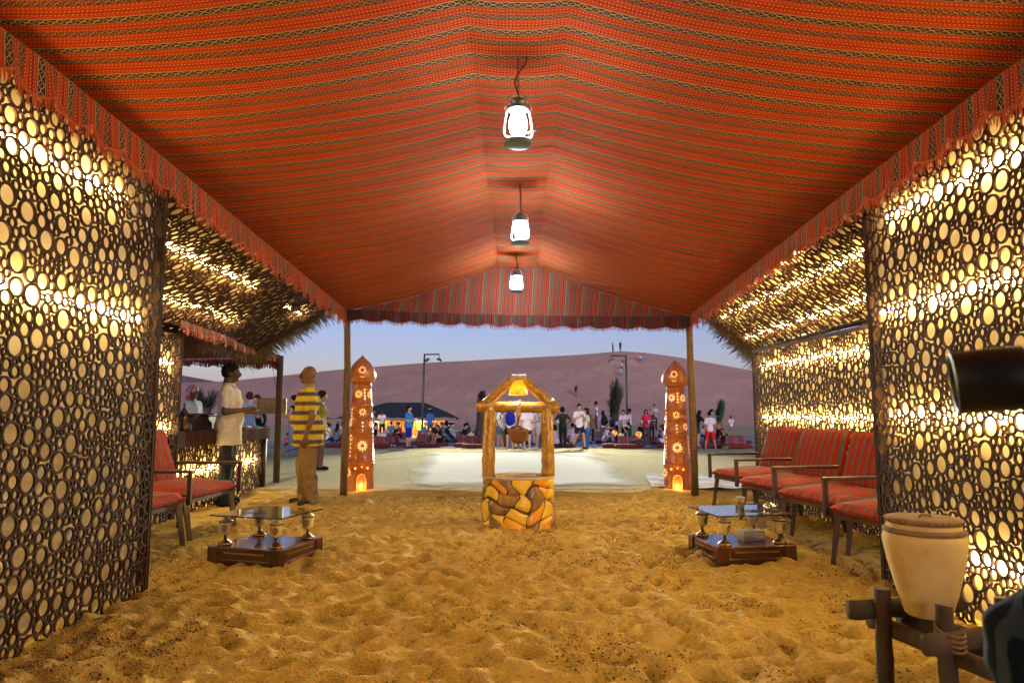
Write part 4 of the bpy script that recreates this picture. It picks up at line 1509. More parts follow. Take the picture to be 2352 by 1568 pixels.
# ================================================================== PLAZA: FLOODLIGHT POLES, BLACK TENT, PALMS, LOW WALL
pole_m = pm('grey_pole', (.085, .095, .10), (.06, .07, .075), 8, .5, metal=.4)
def flood_pole(px, py_top, dirx, px_arm, lb, heads):
    y = 43.0
    top = P(px, py_top, y)
    g = ground(0, y)
    e = empty('floodlight_pole', (top.x, y, g), 0, lb, 'light pole')
    h = top.z - g
    x1 = P(px_arm, py_top, y).x - top.x
    lean = P(px - (top.x > 0 and -3 or 6), 990, y).x - top.x
    b = MB(); b.tube([(lean, 0, -.1), (lean * .5, 0, h * .5), (0, 0, h)], [.075, .065, .055], 10); b.build('pole', pole_m, e, True)
    b = MB(); b.tube([(-.03 * dirx, 0, h), (x1, 0, h + .02)], .045, 8); b.build('arm', pole_m, e, True)
    for hx, hz, tilt in heads:
        ho = empty('tmp'); bpy.data.objects.remove(ho)
        Mx = Matrix.Rotation(R(tilt), 3, 'Y')
        c = Vector((hx if abs(hx) < .3 else x1, -.02, h + hz))
        b = MB()
        b.box(c, (.34, .30, .10), Mx, .02)
        b.box(c + Mx @ Vector((0, 0, .075)), (.22, .20, .06), Mx, .015)
        o = b.build('floodlight', pm('floodlight_housing', (.05, .06, .065), (.035, .04, .045), 9, .45, metal=.4), e)
        q = MB(); q.box(c + Mx @ Vector((0, 0, -.055)), (.29, .25, .012), Mx); q.build('lens', pm('floodlight_glass', (.35, .38, .42), None, 5, .15), o)
        q = MB(); q.tube([c + Vector((0, 0, .08)), (c.x if abs(hx) > .3 else 0, 0, h - (.0 if abs(hx) > .3 else .35))], .022, 6); q.build('bracket', pole_m, o)
    return e
def flood_light(px, pyy, tgt):
    p = P(px, pyy, 42.8)
    d_ = bpy.data.lights.new('flood_beam', 'SPOT'); d_.energy = FLOOD_W; d_.color = (1.0, .92, .62); d_.spot_size = R(30); d_.spot_blend = .8; d_.shadow_soft_size = .15
    o = bpy.data.objects.new('flood_beam', d_); COL.objects.link(o); o.location = p
    o.rotation_euler = (Vector(tgt) - p).to_track_quat('-Z', 'Y').to_euler()
flood_light(1008, 832, (2.0, 9, .3)); flood_light(1403, 834, (-1.5, 9, .3))
flood_pole(975, 814, 1, 1009, 'grey floodlight pole with two lamps rising behind the black tent', ((.19, -.36, -35), (1, -.34, 25)))
flood_pole(1438, 817, -1, 1403, 'grey floodlight pole with two lamps rising behind the tied palm', ((-.25, -.38, 35), (-1, -.30, -25)))

# black bedouin tent
TY = 44.0
a0, a1 = P(746, 962, TY), P(1046, 958, TY)
r0, r1 = P(868, 924, TY + 2.6), P(962, 921, TY + 2.6)
dt = empty('bedouin_tent', ((a0.x + a1.x) / 2, TY, ground(0, TY)), 0, 'low black bedouin tent with golden carved panels behind the guests at left', 'tent')
off = Vector(dt.location)
bt = pm('black_goat_hair', (.012, .022, .030), (.02, .032, .042), 2.5, .95, .4, 12)
b = MB()
q = lambda p, dz=0: tuple(Vector(p) - off + Vector((0, 0, dz)))
N = 24
def roof(u, v):
    x = a0.x + (a1.x - a0.x) * u
    fr = Vector((x, TY - .04 * math.sin(u * 40), a0.z + (a1.z - a0.z) * u + .05 * math.sin(u * PI) + .02 * math.sin(u * 30)))
    t_ = min(1, max(0, (u - .0) / (.41))) if u < .41 else (1 if u < .72 else max(0, 1 - (u - .72) / .28))
    top = Vector((x, TY + 2.6, a0.z + (r0.z - a0.z) * (t_ ** .85)))
    if v <= 1:
        p = fr.lerp(top, v); p.z -= .10 * math.sin(PI * v)
    return p
b.grid(lambda u, v: q(roof(u, v)), 48, 8)
b.grid(lambda u, v: q(Vector((roof(u, 1).x, TY + 2.6 + 2.6 * v, roof(u, 1).z + (a0.z - roof(u, 1).z) * v))), 48, 4)
b.build('roof_cloth', bt, dt, True)
trim = pm('patterned_trim', (.34, .30, .25), (.05, .045, .04), 55, .9)
b = MB(); b.grid(lambda u, v: q(Vector((roof(u, 0).x, TY - .03 - .04 * math.sin(u * 40), roof(u, 0).z - .02 - .2 * v + .02 * math.sin(u * 70)))), 60, 2); b.build('valance', trim, dt, True)
wallc = pm('tent_back_cloth', (.03, .02, .015), (.02, .014, .01), 4, .9)
gz = ground(0, TY)
xs0, xs1 = P(757, 990, TY).x, P(1021, 990, TY).x
b = MB(); b.box(((xs0 + xs1) / 2 - off.x, 2.9, .5), (xs1 - xs0, .05, 1.05)); b.build('back_wall', wallc, dt)
t = NT('carved_golden_panel'); v = t.coord('Object'); o_ = t.sep(v)
ax = t.math('ABSOLUTE', t.math('SUBTRACT', t.math('FRACT', t.math('MULTIPLY', o_[0], 8.0)), .5))
az = t.math('ABSOLUTE', t.math('SUBTRACT', t.math('FRACT', t.math('MULTIPLY', o_[2], 8.0)), .5))
net = t.ramp(t.math('ADD', ax, az), [(0.0, 0.0), (.34, 1.0)], const=True)
t.color(t.mix(net, (.03, .015, .008), (.42, .22, .045))); t.b.inputs['Roughness'].default_value = .5
carv = t.m
gold = pm('golden_frame', (.46, .25, .05), (.3, .15, .03), 8, .45)
npn = 9
for k in range(npn):
    xa = P(850 + k * 19, 990, TY + .9).x - off.x
    xb = P(850 + (k + 1) * 19, 990, TY + .9).x - off.x
    w = xb - xa
    b = MB(); b.box((0, 0, 0), (w * .98, .03, 1.35)); o = b.build('carved_panel', carv, dt); o.location = ((xa + xb) / 2, .9, .58); o.scale = (1, 1, .80)
    f = MB()
    f.box((0, -.03, .60), (w * .98, .04, .10))
    for s in (-1, 1): f.box((s * w * .46, -.03, -.06), (w * .09, .04, 1.2))
    f.box((0, -.03, -.12), (w * .5, .04, .05)); f.box((0, -.03, .45), (w * .8, .04, .05))
    f.lathe([(.0, .012), (w * .27, .01), (w * .27, -.02)], (0, -.035, .15), 8, True, 1, 1, Matrix.Rotation(R(90), 3, 'X'))
    f.build('panel_frame', gold, o)
for xa in (P(752, 980, TY), P(1036, 980, TY)):
    b = MB(); b.box((xa.x - off.x, .05, (a1.z - gz) / 2), (.36, .05, a1.z - gz - .06)); fl = b.build('side_flap', bt, dt)
    s = MB()
    for z in (.22, .47, .72, .95): s.box((xa.x - off.x, .015, z), (.36, .012, .075 if z < .9 else .045))
    s.build('white_stripe', white_cloth, fl)
for x in np.linspace(xs0, xs1, 5):
    b = MB(); b.tube([(x - off.x, .02, 0), (x - off.x, .02, a0.z - gz)], .03, 6); b.build('pole', gold, dt)
ld = bpy.data.lights.new('tent_lamp', 'POINT'); ld.energy = 95; ld.color = (1, .62, .25); ld.shadow_soft_size = .15
for dx in (-1.2, 2.0):
    lo = bpy.data.objects.new('tent_lamp', ld); COL.objects.link(lo); lo.parent = dt; lo.location = (dx, .35, 1.02)

# young palms with tied-up fronds
trunk_m = pm('palm_trunk', (.085, .062, .045), (.04, .03, .024), 9, .95, .6, 20)
def palm(px, py_base, py_crown, py_top, y, rt, spread, lean, lb, fc, n=46, tied=True, sack=False):
    g = ground(0, y)
    pb = P(px, py_crown, y)
    zt = P(px, py_top, y).z - g
    zc = pb.z - g
    lx = lean * y / 1568
    e = empty('palm_tree', (pb.x, y, g), 0, lb, 'palm tree', 'palms planted round the plaza')
    b = MB()
    npt = 14
    b.tube([(-lx * .3 * (1 - i / npt), 0, -.1 + (zc + .1) * i / npt) for i in range(npt + 1)], [rt * (1.12 - .2 * i / npt + .07 * (i % 2)) for i in range(npt + 1)], 12)
    rng = random.Random(int(px))
    for k in range(60):
        z = rng.uniform(.1, 1) * zc; a = rng.uniform(0, 2 * PI)
        p0 = Vector((math.cos(a) * rt * .85, math.sin(a) * rt * .85, z))
        b.tube([p0, p0 + Vector((math.cos(a) * .05, math.sin(a) * .05, .11))], [.035, .012], 4)
    b.build('trunk', trunk_m, e, True)
    fm = pm('palm_leaf_' + fc, *{'dark': ((.018, .035, .028), (.03, .05, .03)), 'mid': ((.04, .07, .035), (.07, .09, .04)), 'green': ((.03, .11, .04), (.05, .14, .05))}[fc], 8, .8)
    c = MB()
    H = zt - zc
    for k in range(n):
        a = rng.uniform(0, 2 * PI)
        ht = H * rng.uniform(.55, 1.0) * (1 if k > n * .3 else .6)
        out = spread * rng.uniform(.3, 1.0) * (1.25 if k < n * .3 else 1)
        tip = Vector((math.cos(a) * out + lx * ht / H, math.sin(a) * out, zc + ht))
        base = Vector((math.cos(a) * rt * .6, math.sin(a) * rt * .6, zc - .25 * rng.random()))
        mid = base.lerp(tip, .55) - Vector((math.cos(a) * out * .25, math.sin(a) * out * .25, 0))
        pts = [base * (1 - s) ** 2 + mid * 2 * s * (1 - s) + tip * s ** 2 for s in np.linspace(0, 1, 9)]
        c.tube(pts, [.016 * (1 - .8 * i / 8) for i in range(9)], 4)
        for i in range(1, 9):
            t_ = (pts[i] - pts[i - 1]).normalized()
            for sd in (-1, 1):
                for w in range(2):
                    sidev = t_.cross(Vector((math.cos(a + 1), math.sin(a + 1), .2))).normalized() * sd
                    ln = rng.uniform(.20, .42) * (1 - .35 * i / 8)
                    d = (t_ * rng.uniform(.6, 1.1) + sidev * rng.uniform(.35, .8) + Vector((0, 0, rng.uniform(-.3, .1)))).normalized()
                    p0 = pts[i - 1].lerp(pts[i], w / 2)
                    n_ = d.cross(t_).normalized() * .017
                    c.add([p0 - n_, p0 + n_, p0 + d * ln * .6 + n_ * .8, p0 + d * ln, p0 + d * ln * .6 - n_ * .8], [(0, 1, 2, 3, 4)])
    c.build('crown', fm, e)
    if tied:
        b = MB(); b.lathe([(rt * 1.25, zc + H * .12), (rt * 1.25, zc + H * .12 + .04)], (0, 0, 0), 14, cap=False); b.build('tie', white_cloth, e)
    if sack:
        b = MB(); b.lathe([(rt * 1.1, zc - 1.0), (rt * 1.9, zc - .8), (rt * 2.0, zc - .5), (rt * 1.2, zc - .15)], n=12); b.build('burlap', pm('burlap', (.20, .15, .06), (.13, .09, .04), 20, .95, .4), e, True)
    return e
palm(1411, 985, 950, 866, 45, .28, .50, 8, 'young palm with tied leaning fronds standing behind the guests right of the well', 'mid', 90, False)
palm(1651, 1000, 962, 917, 38, .14, .20, 9, 'slim young palm bound in a narrow green bundle at the right of the plaza', 'green', 40, True, True)
palm(472, 985, 935, 891, 30, .22, .62, 0, 'dark young palm behind the bar at the far left', 'dark', 34, False)
palm(1107, 1000, 918, 899, 40, .30, .28, 0, 'stout dark palm trunk with a stubby top behind the left post of the well', 'dark', 20, False)

# low wall with pale coping behind the seating, shorter piece by the black tent
plaster = pm('brown_plaster', (.22, .125, .10), (.17, .095, .08), 3, .9, .2)
coping = pm('pale_coping', (.55, .52, .50), (.45, .42, .42), 4, .85)
def low_wall(xa, xb, y, lb):
    g = ground(0, y)
    e = empty('low_wall', ((xa + xb) / 2, y, g), 0, lb, 'low wall')
    b = MB(); b.box((0, 0, .20), (xb - xa, .5, .50)); b.build('wall', plaster, e)
    b = MB(); b.box((0, 0, .475), (xb - xa + .08, .58, .05), bev=.01); b.build('coping', coping, e)
low_wall(P(960, 1000, 41).x, P(1105, 1000, 41).x, 41, 'low brown wall with pale coping left of the well, in front of the black tent')
low_wall(P(1255, 1000, 41).x, P(1440, 1000, 41).x, 41, 'low brown wall with pale coping right of the well, below the palm')

# low draped tables, floor cushions, small things on the tables, glowing ball lamps
tcl = sadu('low_table_cloth', 'Object', 0, 2, .42, red=(.17, .022, .026), orange=(.22, .04, .035), dark=(.035, .02, .025), cream=(.48, .44, .42))
cus = [pm('maroon_cushion', (.16, .022, .026), (.10, .014, .018), 9, .9, .2), sadu('striped_cushion_cloth', 'Object', 1, 0, .3, red=(.15, .018, .022), orange=(.19, .03, .03), dark=(.05, .012, .016), cream=(.3, .22, .2))]
tables = {}
def draped_table(px, pyb, w, h, lb, rz=0.0):
    g = G(px, pyb)
    e = empty('low_table', (g.x, g.y + .35, g.z + .03), R(rz), lb, 'table', 'low draped tables on the plaza')
    b = MB()
    def sk(u, v):
        a = 2 * PI * u
        c, s = math.cos(a), math.sin(a)
        k_ = 1 / max(abs(c), abs(s)) ** .82
        r = (1 + .10 * v * (1 + .35 * math.sin(a * 9)))
        return (c * k_ * w / 2 * r, s * k_ * .36 * r, h - (h - .02) * v)
    b.grid(sk, 48, 5)
    b.grid(lambda u, v: (math.cos(2 * PI * u) / max(abs(math.cos(2 * PI * u)), abs(math.sin(2 * PI * u))) ** .82 * w / 2 * v, math.sin(2 * PI * u) / max(abs(math.cos(2 * PI * u)), abs(math.sin(2 * PI * u))) ** .82 * .36 * v, h), 48, 2)
    b.build('tablecloth', tcl, e, True)
    b = MB(); b.box((0, 0, h - .03), (w * .9, .6, .03)); b.build('tabletop', wood_dark, e)
    tables[px] = (g.x, g.y + .35, g.z + .03 + h)
    return e
for a in ((881, 1024, 1.15, .40, 'draped low table in front of the seated man in white by the left tower'),
          (914, 1010, .95, .40, 'draped low table behind the man in blue shorts'),
          (978, 1020, .95, .40, 'draped low table with a clutter of cups before the seated woman in black'),
          (1084, 1025, 1.35, .45, 'draped low table just left of the well, beside the woman in black'),
          (1441, 1022, 1.0, .40, 'draped low table with green bottles by the seated man in green'),
          (1415, 1007, 1.0, .40, 'draped low table beside the girl drinking, further back'),
          (1690, 1023, 1.0, .42, 'draped low table at the far right of the plaza behind the chairs'),
          (1650, 1014, 1.1, .40, 'draped low table behind the boy in red shorts')):
    draped_table(*a)
def cushion_at(px, pyb, w, lb, mi=0, d=.50, t=.15, rz=0, tilt=0, dz=0):
    g = G(px, pyb)
    w *= .84
    o = cushion(w, d, t, (0, 0, t * .45), tilt, .03).build('floor_cushion', cus[mi], None, True)
    o.location = (g.x, g.y + d / 2 * .8, g.z + .03 + dz); o.rotation_euler = (0, 0, R(rz))
    tag(o, lb, 'cushion', 'maroon floor cushions on the plaza')
CU = [(785, 1028, 2.2, 'long maroon floor cushion under the two women seated from behind', 0), (870, 1030, 1.0, 'maroon floor cushion in front of the draped table nearest the left tower', 0),
      (915, 1025, .9, 'maroon floor cushion beside the shoes of the man in blue shorts, left', 0), (950, 1024, .8, 'maroon floor cushion just right of the man in blue shorts', 0),
      (982, 1028, 1.1, 'striped floor cushion in front of the cluttered draped table', 1), (1011, 1026, .8, 'maroon floor cushion under the seated woman in black', 0),
      (1035, 1017, .8, 'maroon floor cushion under the seated man in teal shorts', 0), (1058, 1028, .75, 'maroon floor cushion alone on the paving left of the well table', 0),
      (1085, 1031, 1.1, 'striped floor cushion in front of the table left of the well', 1), (1122, 1026, .8, 'maroon floor cushion behind the left post of the well', 0),
      (1206, 1022, .9, 'maroon floor cushion behind the bucket of the well', 0), (1300, 1028, .9, 'maroon floor cushion at the feet of the woman with hands on hips', 0),
      (1385, 1020, .8, 'maroon floor cushion under the girl drinking', 0), (1402, 1029, .8, 'bright maroon floor cushion right of the girl drinking', 0),
      (1408, 1022, .6, 'striped cushion leaning on the table right of the girl drinking', 1), (1440, 1031, 1.1, 'striped floor cushion in front of the table with green bottles', 1),
      (1499, 1023, 1.1, 'maroon floor cushion below the woman in pink', 0), (1524, 1029, .8, 'maroon floor cushion under the girl in the white dress', 0),
      (1510, 1012, 1.0, 'maroon cushion behind the woman in pink and the girl in white', 0), (1617, 1024, 1.0, 'maroon floor cushion left of the boy in red shorts', 1),
      (1652, 1030, 1.5, 'long maroon floor cushion right of the boy in red shorts', 0), (1693, 1031, 1.5, 'long maroon floor cushion in front of the far right table', 0),
      (1662, 1022, .9, 'striped cushion propped up in front of the leaning man in the black vest', 1), (1712, 1020, .8, 'maroon cushion at the far right beside the alcove wall', 0)]
for a in CU:
    cushion_at(*a)
stoneb = pm('dark_pouffe', (.06, .025, .025), (.04, .02, .02), 9, .9, .2)
g = G(1468, 1030); b = MB(); b.ell((0, 0, .17), (.36, .30, .19), 16, 8); po = b.build('pouffe', stoneb, None, True); po.location = (g.x, g.y + .3, g.z + .02); tag(po, 'dark round pouffe between the green bottle table and the woman in pink', 'pouffe')
bottle_g = pm('green_bottle', (.02, .22, .08), None, 6, .25)
def on_table(px, dx, dy=0): x, y, z = tables[px]; return (x + dx, y + dy, z + .002)
for px, dx, lb in ((1441, .05, 'small green bottle on the table by the seated man in green, left one'), (1441, .28, 'taller green bottle on the table by the seated man in green'), (1690, -.42, 'green bottle standing on the far right table')):
    b = MB(); s = 1.25 if 'taller' in lb else 1
    b.lathe([(.045, 0), (.048, .02), (.048, .14 * s), (.018, .19 * s), (.018, .24 * s)], n=12); o = b.build('bottle', bottle_g, None, True); o.location = on_table(px, dx, -.1); tag(o, lb, 'bottle')
tissue_w = pm('pale_carton', (.66, .66, .48), (.6, .62, .3), 9, .7)
for px, dx, lb in ((881, -.05, 'pale tissue box on the draped table nearest the left tower'), (914, -.2, 'pale tissue box on the table behind the man in blue shorts'), (1084, -.05, 'pale tissue box on the table just left of the well'), (1441, -.28, 'pale tissue box beside the green bottles')):
    b = MB(); b.box((0, 0, .05), (.28, .16, .10), bev=.006); b.add([(-.05, 0, .10), (.05, .02, .10), (.03, 0, .16), (-.03, 0, .15)], [(0, 1, 2, 3)]); o = b.build('tissue_box', tissue_w); o.location = on_table(px, dx, -.1); tag(o, lb, 'tissue box')
for px, dx, c, lb in ((978, -.12, (.6, .05, .04), 'red cup on the cluttered table before the woman in black'), (978, .12, (.7, .7, .7), 'white cup on the cluttered table before the woman in black'), (1084, .32, (.10, .12, .35), 'blue printed cup on the table left of the well')):
    b = MB(); b.lathe([(.04, 0), (.05, .16)], n=12); o = b.build('cup', pm('cup_' + lb.split()[0], c, None, 9, .5), None, True); o.location = on_table(px, dx, -.12); tag(o, lb, 'cup')
t = NT('pierced_ball_glow'); v = t.coord('Object')
vor = t.voro(v, 16)
msk = t.ramp(vor, [(.30, 1.0), (.42, 0.0)])
t.color((.30, .07, .02)); t.b.inputs['Emission Color'].default_value = (1, .33, .07, 1)
t.l.new(t.math('ADD', t.math('MULTIPLY', msk, 1.0), .08), t.b.inputs['Emission Strength'])
for px, pyc, y, r, lb in ((1411, 994, 35, .155, 'glowing pierced ball lamp to the right of the girl drinking'), (1467, 998, 34, .165, 'glowing pierced ball lamp behind the seated man in green'), (994, 987, 39, .14, 'glowing orange lamp behind the seated man in plaid')):
    p = P(px, pyc, y)
    e = empty('ball_lamp', (p.x, y, p.z - r - .09), 0, lb, 'lamp', 'glowing ball lamps among the guests')
    b = MB(); b.ell((0, 0, r + .09), (r, r, r), 18, 10); b.build('globe', t.m, e, True)
    hh = p.z - r - .09 - ground(0, y)
    b = MB(); b.lathe([(.10, -hh), (.12, -hh * .6), (.07, -.02), (.075, .05), (.05, .10)], n=14); b.build('stand', clay_dk, e, True)

# ================================================================== PEOPLE
SKIN = {'fair': (.52, .30, .21), 'tan': (.36, .19, .11), 'brown': (.155, .068, .035), 'dark': (.075, .036, .022)}
def cloth(c):
    n = 'cloth_%02x%02x%02x' % tuple(int(x * 255) for x in c)
    return pm(n, c, tuple(x * .82 for x in c), 5, .92, .12, 30, spec=.2)
def skin_m(k): return pm('skin_' + k, SKIN[k], tuple(x * .88 for x in SKIN[k]), 9, .55)
hair_m = {'black': pm('black_hair', (.010, .009, .009), (.018, .015, .013), 40, .9, spec=.1), 'brown': pm('brown_hair', (.055, .030, .018), (.03, .018, .012), 40, .9, spec=.1),
          'blond': pm('blond_hair', (.27, .17, .08), (.18, .11, .05), 40, .6), 'grey': pm('grey_hair', (.38, .36, .36), (.26, .25, .25), 40, .7)}
def skeleton(pose, lean=0.0, fat=0.0):
    J = {'pel': (0, 0, .93), 'wst': (0, 0, 1.08), 'chest': (0, 0, 1.27), 'neck': (0, .01, 1.46), 'head': (0, -.02, 1.625)}
    for s, k in ((-1, 'l'), (1, 'r')):
        J.update({'sh' + k: (s * .175, .01, 1.395), 'el' + k: (s * (.225 + fat * .4), .03, 1.115), 'wr' + k: (s * (.235 + fat * .4), -.03, .87),
                  'hp' + k: (s * .088, 0, .90), 'kn' + k: (s * .097, -.012, .49), 'an' + k: (s * .102, .02, .085)})
    arms = {}
    legs = {}
    drop = 0.0
    if pose == 'hips':
        for s, k in ((-1, 'l'), (1, 'r')): arms['el' + k] = (s * .37, .09, 1.17); arms['wr' + k] = (s * .19, .03, 1.02)
    elif pose in ('hold', 'phone'):
        for s, k in ((-1, 'l'), (1, 'r')): arms['el' + k] = (s * .225, -.02, 1.12); arms['wr' + k] = (s * .08, -.26, 1.15)
    elif pose == 'drink':
        arms['elr'] = (.20, -.20, 1.22); arms['wrr'] = (.07, -.20, 1.47)
        arms['ell'] = (-.22, -.06, 1.13); arms['wrl'] = (-.10, -.26, 1.02)
    elif pose == 'reach':
        arms['elr'] = (.24, -.22, 1.30); arms['wrr'] = (.26, -.46, 1.38); arms['ell'] = (-.24, -.12, 1.14); arms['wrl'] = (-.2, -.36, 1.1)
    elif pose in ('walk', 'climb'):
        legs = {'knr': (.095, -.20, .52), 'anr': (.10, -.30, .10), 'knl': (-.095, .10, .50), 'anl': (-.10, .34, .16)}
        arms['elr'] = (.23, .10, 1.13); arms['wrr'] = (.24, .02, .90); arms['ell'] = (-.23, -.06, 1.13); arms['wrl'] = (-.20, -.22, .96)
        if pose == 'climb': legs = {'knr': (.095, -.30, .72), 'anr': (.10, -.28, .33), 'knl': (-.095, .02, .49), 'anl': (-.1, .12, .09)}; lean = lean or 24
    elif pose == 'bend':
        lean = lean or 52
        for s, k in ((-1, 'l'), (1, 'r')): arms['el' + k] = (s * .22, -.25, 1.22); arms['wr' + k] = (s * .16, -.50, 1.20)
    elif pose in ('sit', 'lotus'):
        drop = .81
        legs = {'knr': (.33, -.24, .16), 'anr': (-.04, -.34, .07), 'knl': (-.33, -.24, .16), 'anl': (.05, -.40, .08)}
        lean = lean or 14
        for s, k in ((-1, 'l'), (1, 'r')): arms['el' + k] = (s * .25, -.06, 1.13); arms['wr' + k] = (s * .12, -.28, 1.03)
    elif pose == 'knees':
        drop = .80
        legs = {'knr': (.12, -.38, .47), 'anr': (.11, -.50, .07), 'knl': (-.14, -.34, .44), 'anl': (-.12, -.46, .07)}
        lean = lean or 16
        for s, k in ((-1, 'l'), (1, 'r')): arms['el' + k] = (s * .24, -.14, 1.16); arms['wr' + k] = (s * .08, -.36, 1.18)
    elif pose == 'kneel':
        drop = .58
        legs = {'knr': (.11, -.22, .09), 'anr': (.11, .22, .07), 'knl': (-.11, -.22, .09), 'anl': (-.11, .22, .07)}
    elif pose == 'hip_out':
        legs = {'knr': (.13, -.06, .49), 'anr': (.16, -.10, .085)}
        arms['elr'] = (.26, .02, 1.13); arms['wrr'] = (.12, -.20, 1.07)
    elif pose == 'wide':
        for s, k in ((-1, 'l'), (1, 'r')): legs['kn' + k] = (s * .16, -.02, .50); legs['an' + k] = (s * .23, .02, .085)
    J.update(arms)
    Rl = Matrix.Rotation(R(lean), 3, 'X')
    piv = Vector((0, 0, .93))
    for k in list(J):
        v_ = Vector(J[k])
        if k[:2] not in ('hp', 'kn', 'an') and k != 'pel':
            v_ = piv + Rl @ (v_ - piv)
            v_.z -= drop
        elif k == 'pel' or k[:2] == 'hp':
            v_.z -= drop
        J[k] = v_
    for k, v_ in legs.items(): J[k] = Vector(v_)
    J['R'] = Rl
    return J
FOLD = bpy.data.textures.new('cloth_folds', 'CLOUDS'); FOLD.noise_scale = .085; FOLD.noise_depth = 1
TUFT = bpy.data.textures.new('hair_tufts', 'CLOUDS'); TUFT.noise_scale = .018; TUFT.noise_depth = 2
def folds(o, st):
    m = o.modifiers.new('folds', 'DISPLACE'); m.texture = FOLD; m.strength = st; m.mid_level = .5; m.texture_coords = 'LOCAL'
    m = o.modifiers.new('soft', 'SMOOTH'); m.factor = .5; m.iterations = 1
def remesh(o, vox, it=3):
    m = o.modifiers.new('union', 'REMESH'); m.mode = 'VOXEL'; m.voxel_size = vox; m.use_smooth_shade = True
    m = o.modifiers.new('soften', 'SMOOTH'); m.factor = .5; m.iterations = it
    return o
def person(label, x, y, z, face, height=1.72, pose='stand', shirt=(.7, .7, .7), lower=(.03, .035, .05), skin='tan', hair='short', hc='black', sleeve='short', legs='trousers',
           shoe=(.03, .03, .035), fat=0.0, lean=0.0, joints=None, vox=.026, detail=False, shirt_m=None, lower_m=None, female=False, hat=None, long_shirt=False, group=None, scale=None, head_turn=0.0, loose=0.0):
    e = empty('person', (x, y, z), R(face), label, 'person', group)
    s = height / 1.75
    e.scale = (s, s, s)
    J = skeleton(pose, lean, fat)
    if joints:
        for k, v_ in joints.items(): J[k] = Vector(v_)
    Rl = J['R']
    sw = .92 if female else 1.0
    for k in 'lr':
        J['sh' + k] = J['neck'].lerp(J['sh' + k], sw) if female else J['sh' + k]
    Hd = J['head']
    Rh = (Matrix.Rotation(R(head_turn), 3, 'Z')) @ (Matrix.Rotation(R(lean * .4), 3, 'X') if lean else Matrix.Identity(3))
    sm = skin_m(skin)
    b = MB()
    # head: skull, jaw, nose, ears, neck
    b.ell(Hd + Rh @ Vector((0, .012, .02)), (.076, .096, .098), 14, 9)
    b.ell(Hd + Rh @ Vector((0, -.022, -.045)), (.056, .068, .072), 12, 8)
    b.ell(Hd + Rh @ Vector((0, -.096, -.010)), (.015, .020, .028), 8, 5)
    if detail: b.ell(Hd + Rh @ Vector((0, -.108, -.022)), (.019, .018, .015), 8, 5)
    if detail:
        b.ell(Hd + Rh @ Vector((0, -.083, -.055)), (.024, .012, .012), 8, 5)
        b.ell(Hd + Rh @ Vector((0, -.072, -.092)), (.024, .018, .018), 8, 5)
        b.ell(Hd + Rh @ Vector((0, -.080, .030)), (.052, .016, .014), 8, 5)
        for sx in (-1, 1): b.ell(Hd + Rh @ Vector((sx * .045, -.062, -.022)), (.026, .022, .024), 8, 5)
        b.cap2(J['neck'] + Rl @ Vector((0, .03, -.10)), Hd + Vector((0, .03, -.03)), .064, .056)
    for sx in (-1, 1): b.ell(Hd + Rh @ Vector((sx * .077, .012, -.008)), (.014, .024, .034), 8, 5)
    b.cap2(J['neck'] - Rl @ Vector((0, 0, .06)), Hd + Vector((0, .015, -.06)), .060, .052)
    # torso
    w = .92 if female else 1.0
    def torso(mb, g=0.0, to=0.0):
        mb.ell(J['pel'] + Vector((0, 0, -.01)), ((.150 + fat * .5) * 1.0 + g, .108 + fat * .6 + g, .115 + g), 14, 8)
        mb.ell(J['wst'] + Rl @ Vector((0, -fat * .8, 0)), ((.128 + fat) * w + g, .098 + fat * 1.2 + g, .15 + g), 14, 8, Rl)
        mb.ell(J['chest'] + Rl @ Vector((0, -.004 - fat * .3, 0)), ((.158 + fat * .4) * w + g, .108 + fat * .6 + g, .165 + g), 14, 8, Rl)
        for k in 'lr': mb.cap2(J['sh' + k], J['neck'] - Rl @ Vector((0, 0, .045)), .056 * w + g * .8, .055 + g * .5, 10)
        if female:
            for sx in (-1, 1): mb.ell(J['chest'] + Rl @ Vector((sx * .065, -.085, .0)), (.058 + g * .5, .05 + g * .5, .055 + g * .5), 10, 6)
    torso(b)
    af = 1 + fat * 1.5
    for k in 'lr':
        b.cap2(J['sh' + k], J['el' + k], .050 * w * af, .040 * w * af)
        b.cap2(J['el' + k], J['wr' + k], .039 * w * af, .027 * af)
        d = (J['wr' + k] - J['el' + k]).normalized()
        side = d.cross(Vector((0, 0, 1)) if abs(d.z) < .8 else Vector((1 if k == 'r' else -1, 0, 0)))
        side = side.normalized() if side.length > .1 else Vector((0, 1, 0))
        if detail:
            nrm = d.cross(side).normalized()
            c0 = J['wr' + k]
            b.ell(c0 + d * .055, (.04, .04, .04), 8, 6) if False else b.cap2(c0 + d * .02, c0 + d * .075, .030, .036)
            for q in range(4):
                r0 = c0 + d * .085 + side * (-.033 + .022 * q)
                l1 = (.050, .056, .054, .044)[q]
                k1 = r0 + d * l1 * .75 + nrm * .010
                k2 = k1 + d * l1 * .55 + nrm * .022
                b.cap2(r0, k1, .0105, .0098, 7); b.cap2(k1, k2, .0098, .0085, 7)
            t0 = c0 + d * .035 + side * -.030
            t1 = t0 + d * .035 - side * .030 + nrm * .01
            b.cap2(t0, t1, .013, .0115, 7); b.cap2(t1, t1 + d * .032 + nrm * .008, .0115, .0095, 7)
        else:
            b.cap2(J['wr' + k] + d * .02, J['wr' + k] + d * .09, .030, .036)
            b.cap2(J['wr' + k] + d * .10, J['wr' + k] + d * .16, .030, .016)
    lf = 1 + fat * .8
    feet = {}
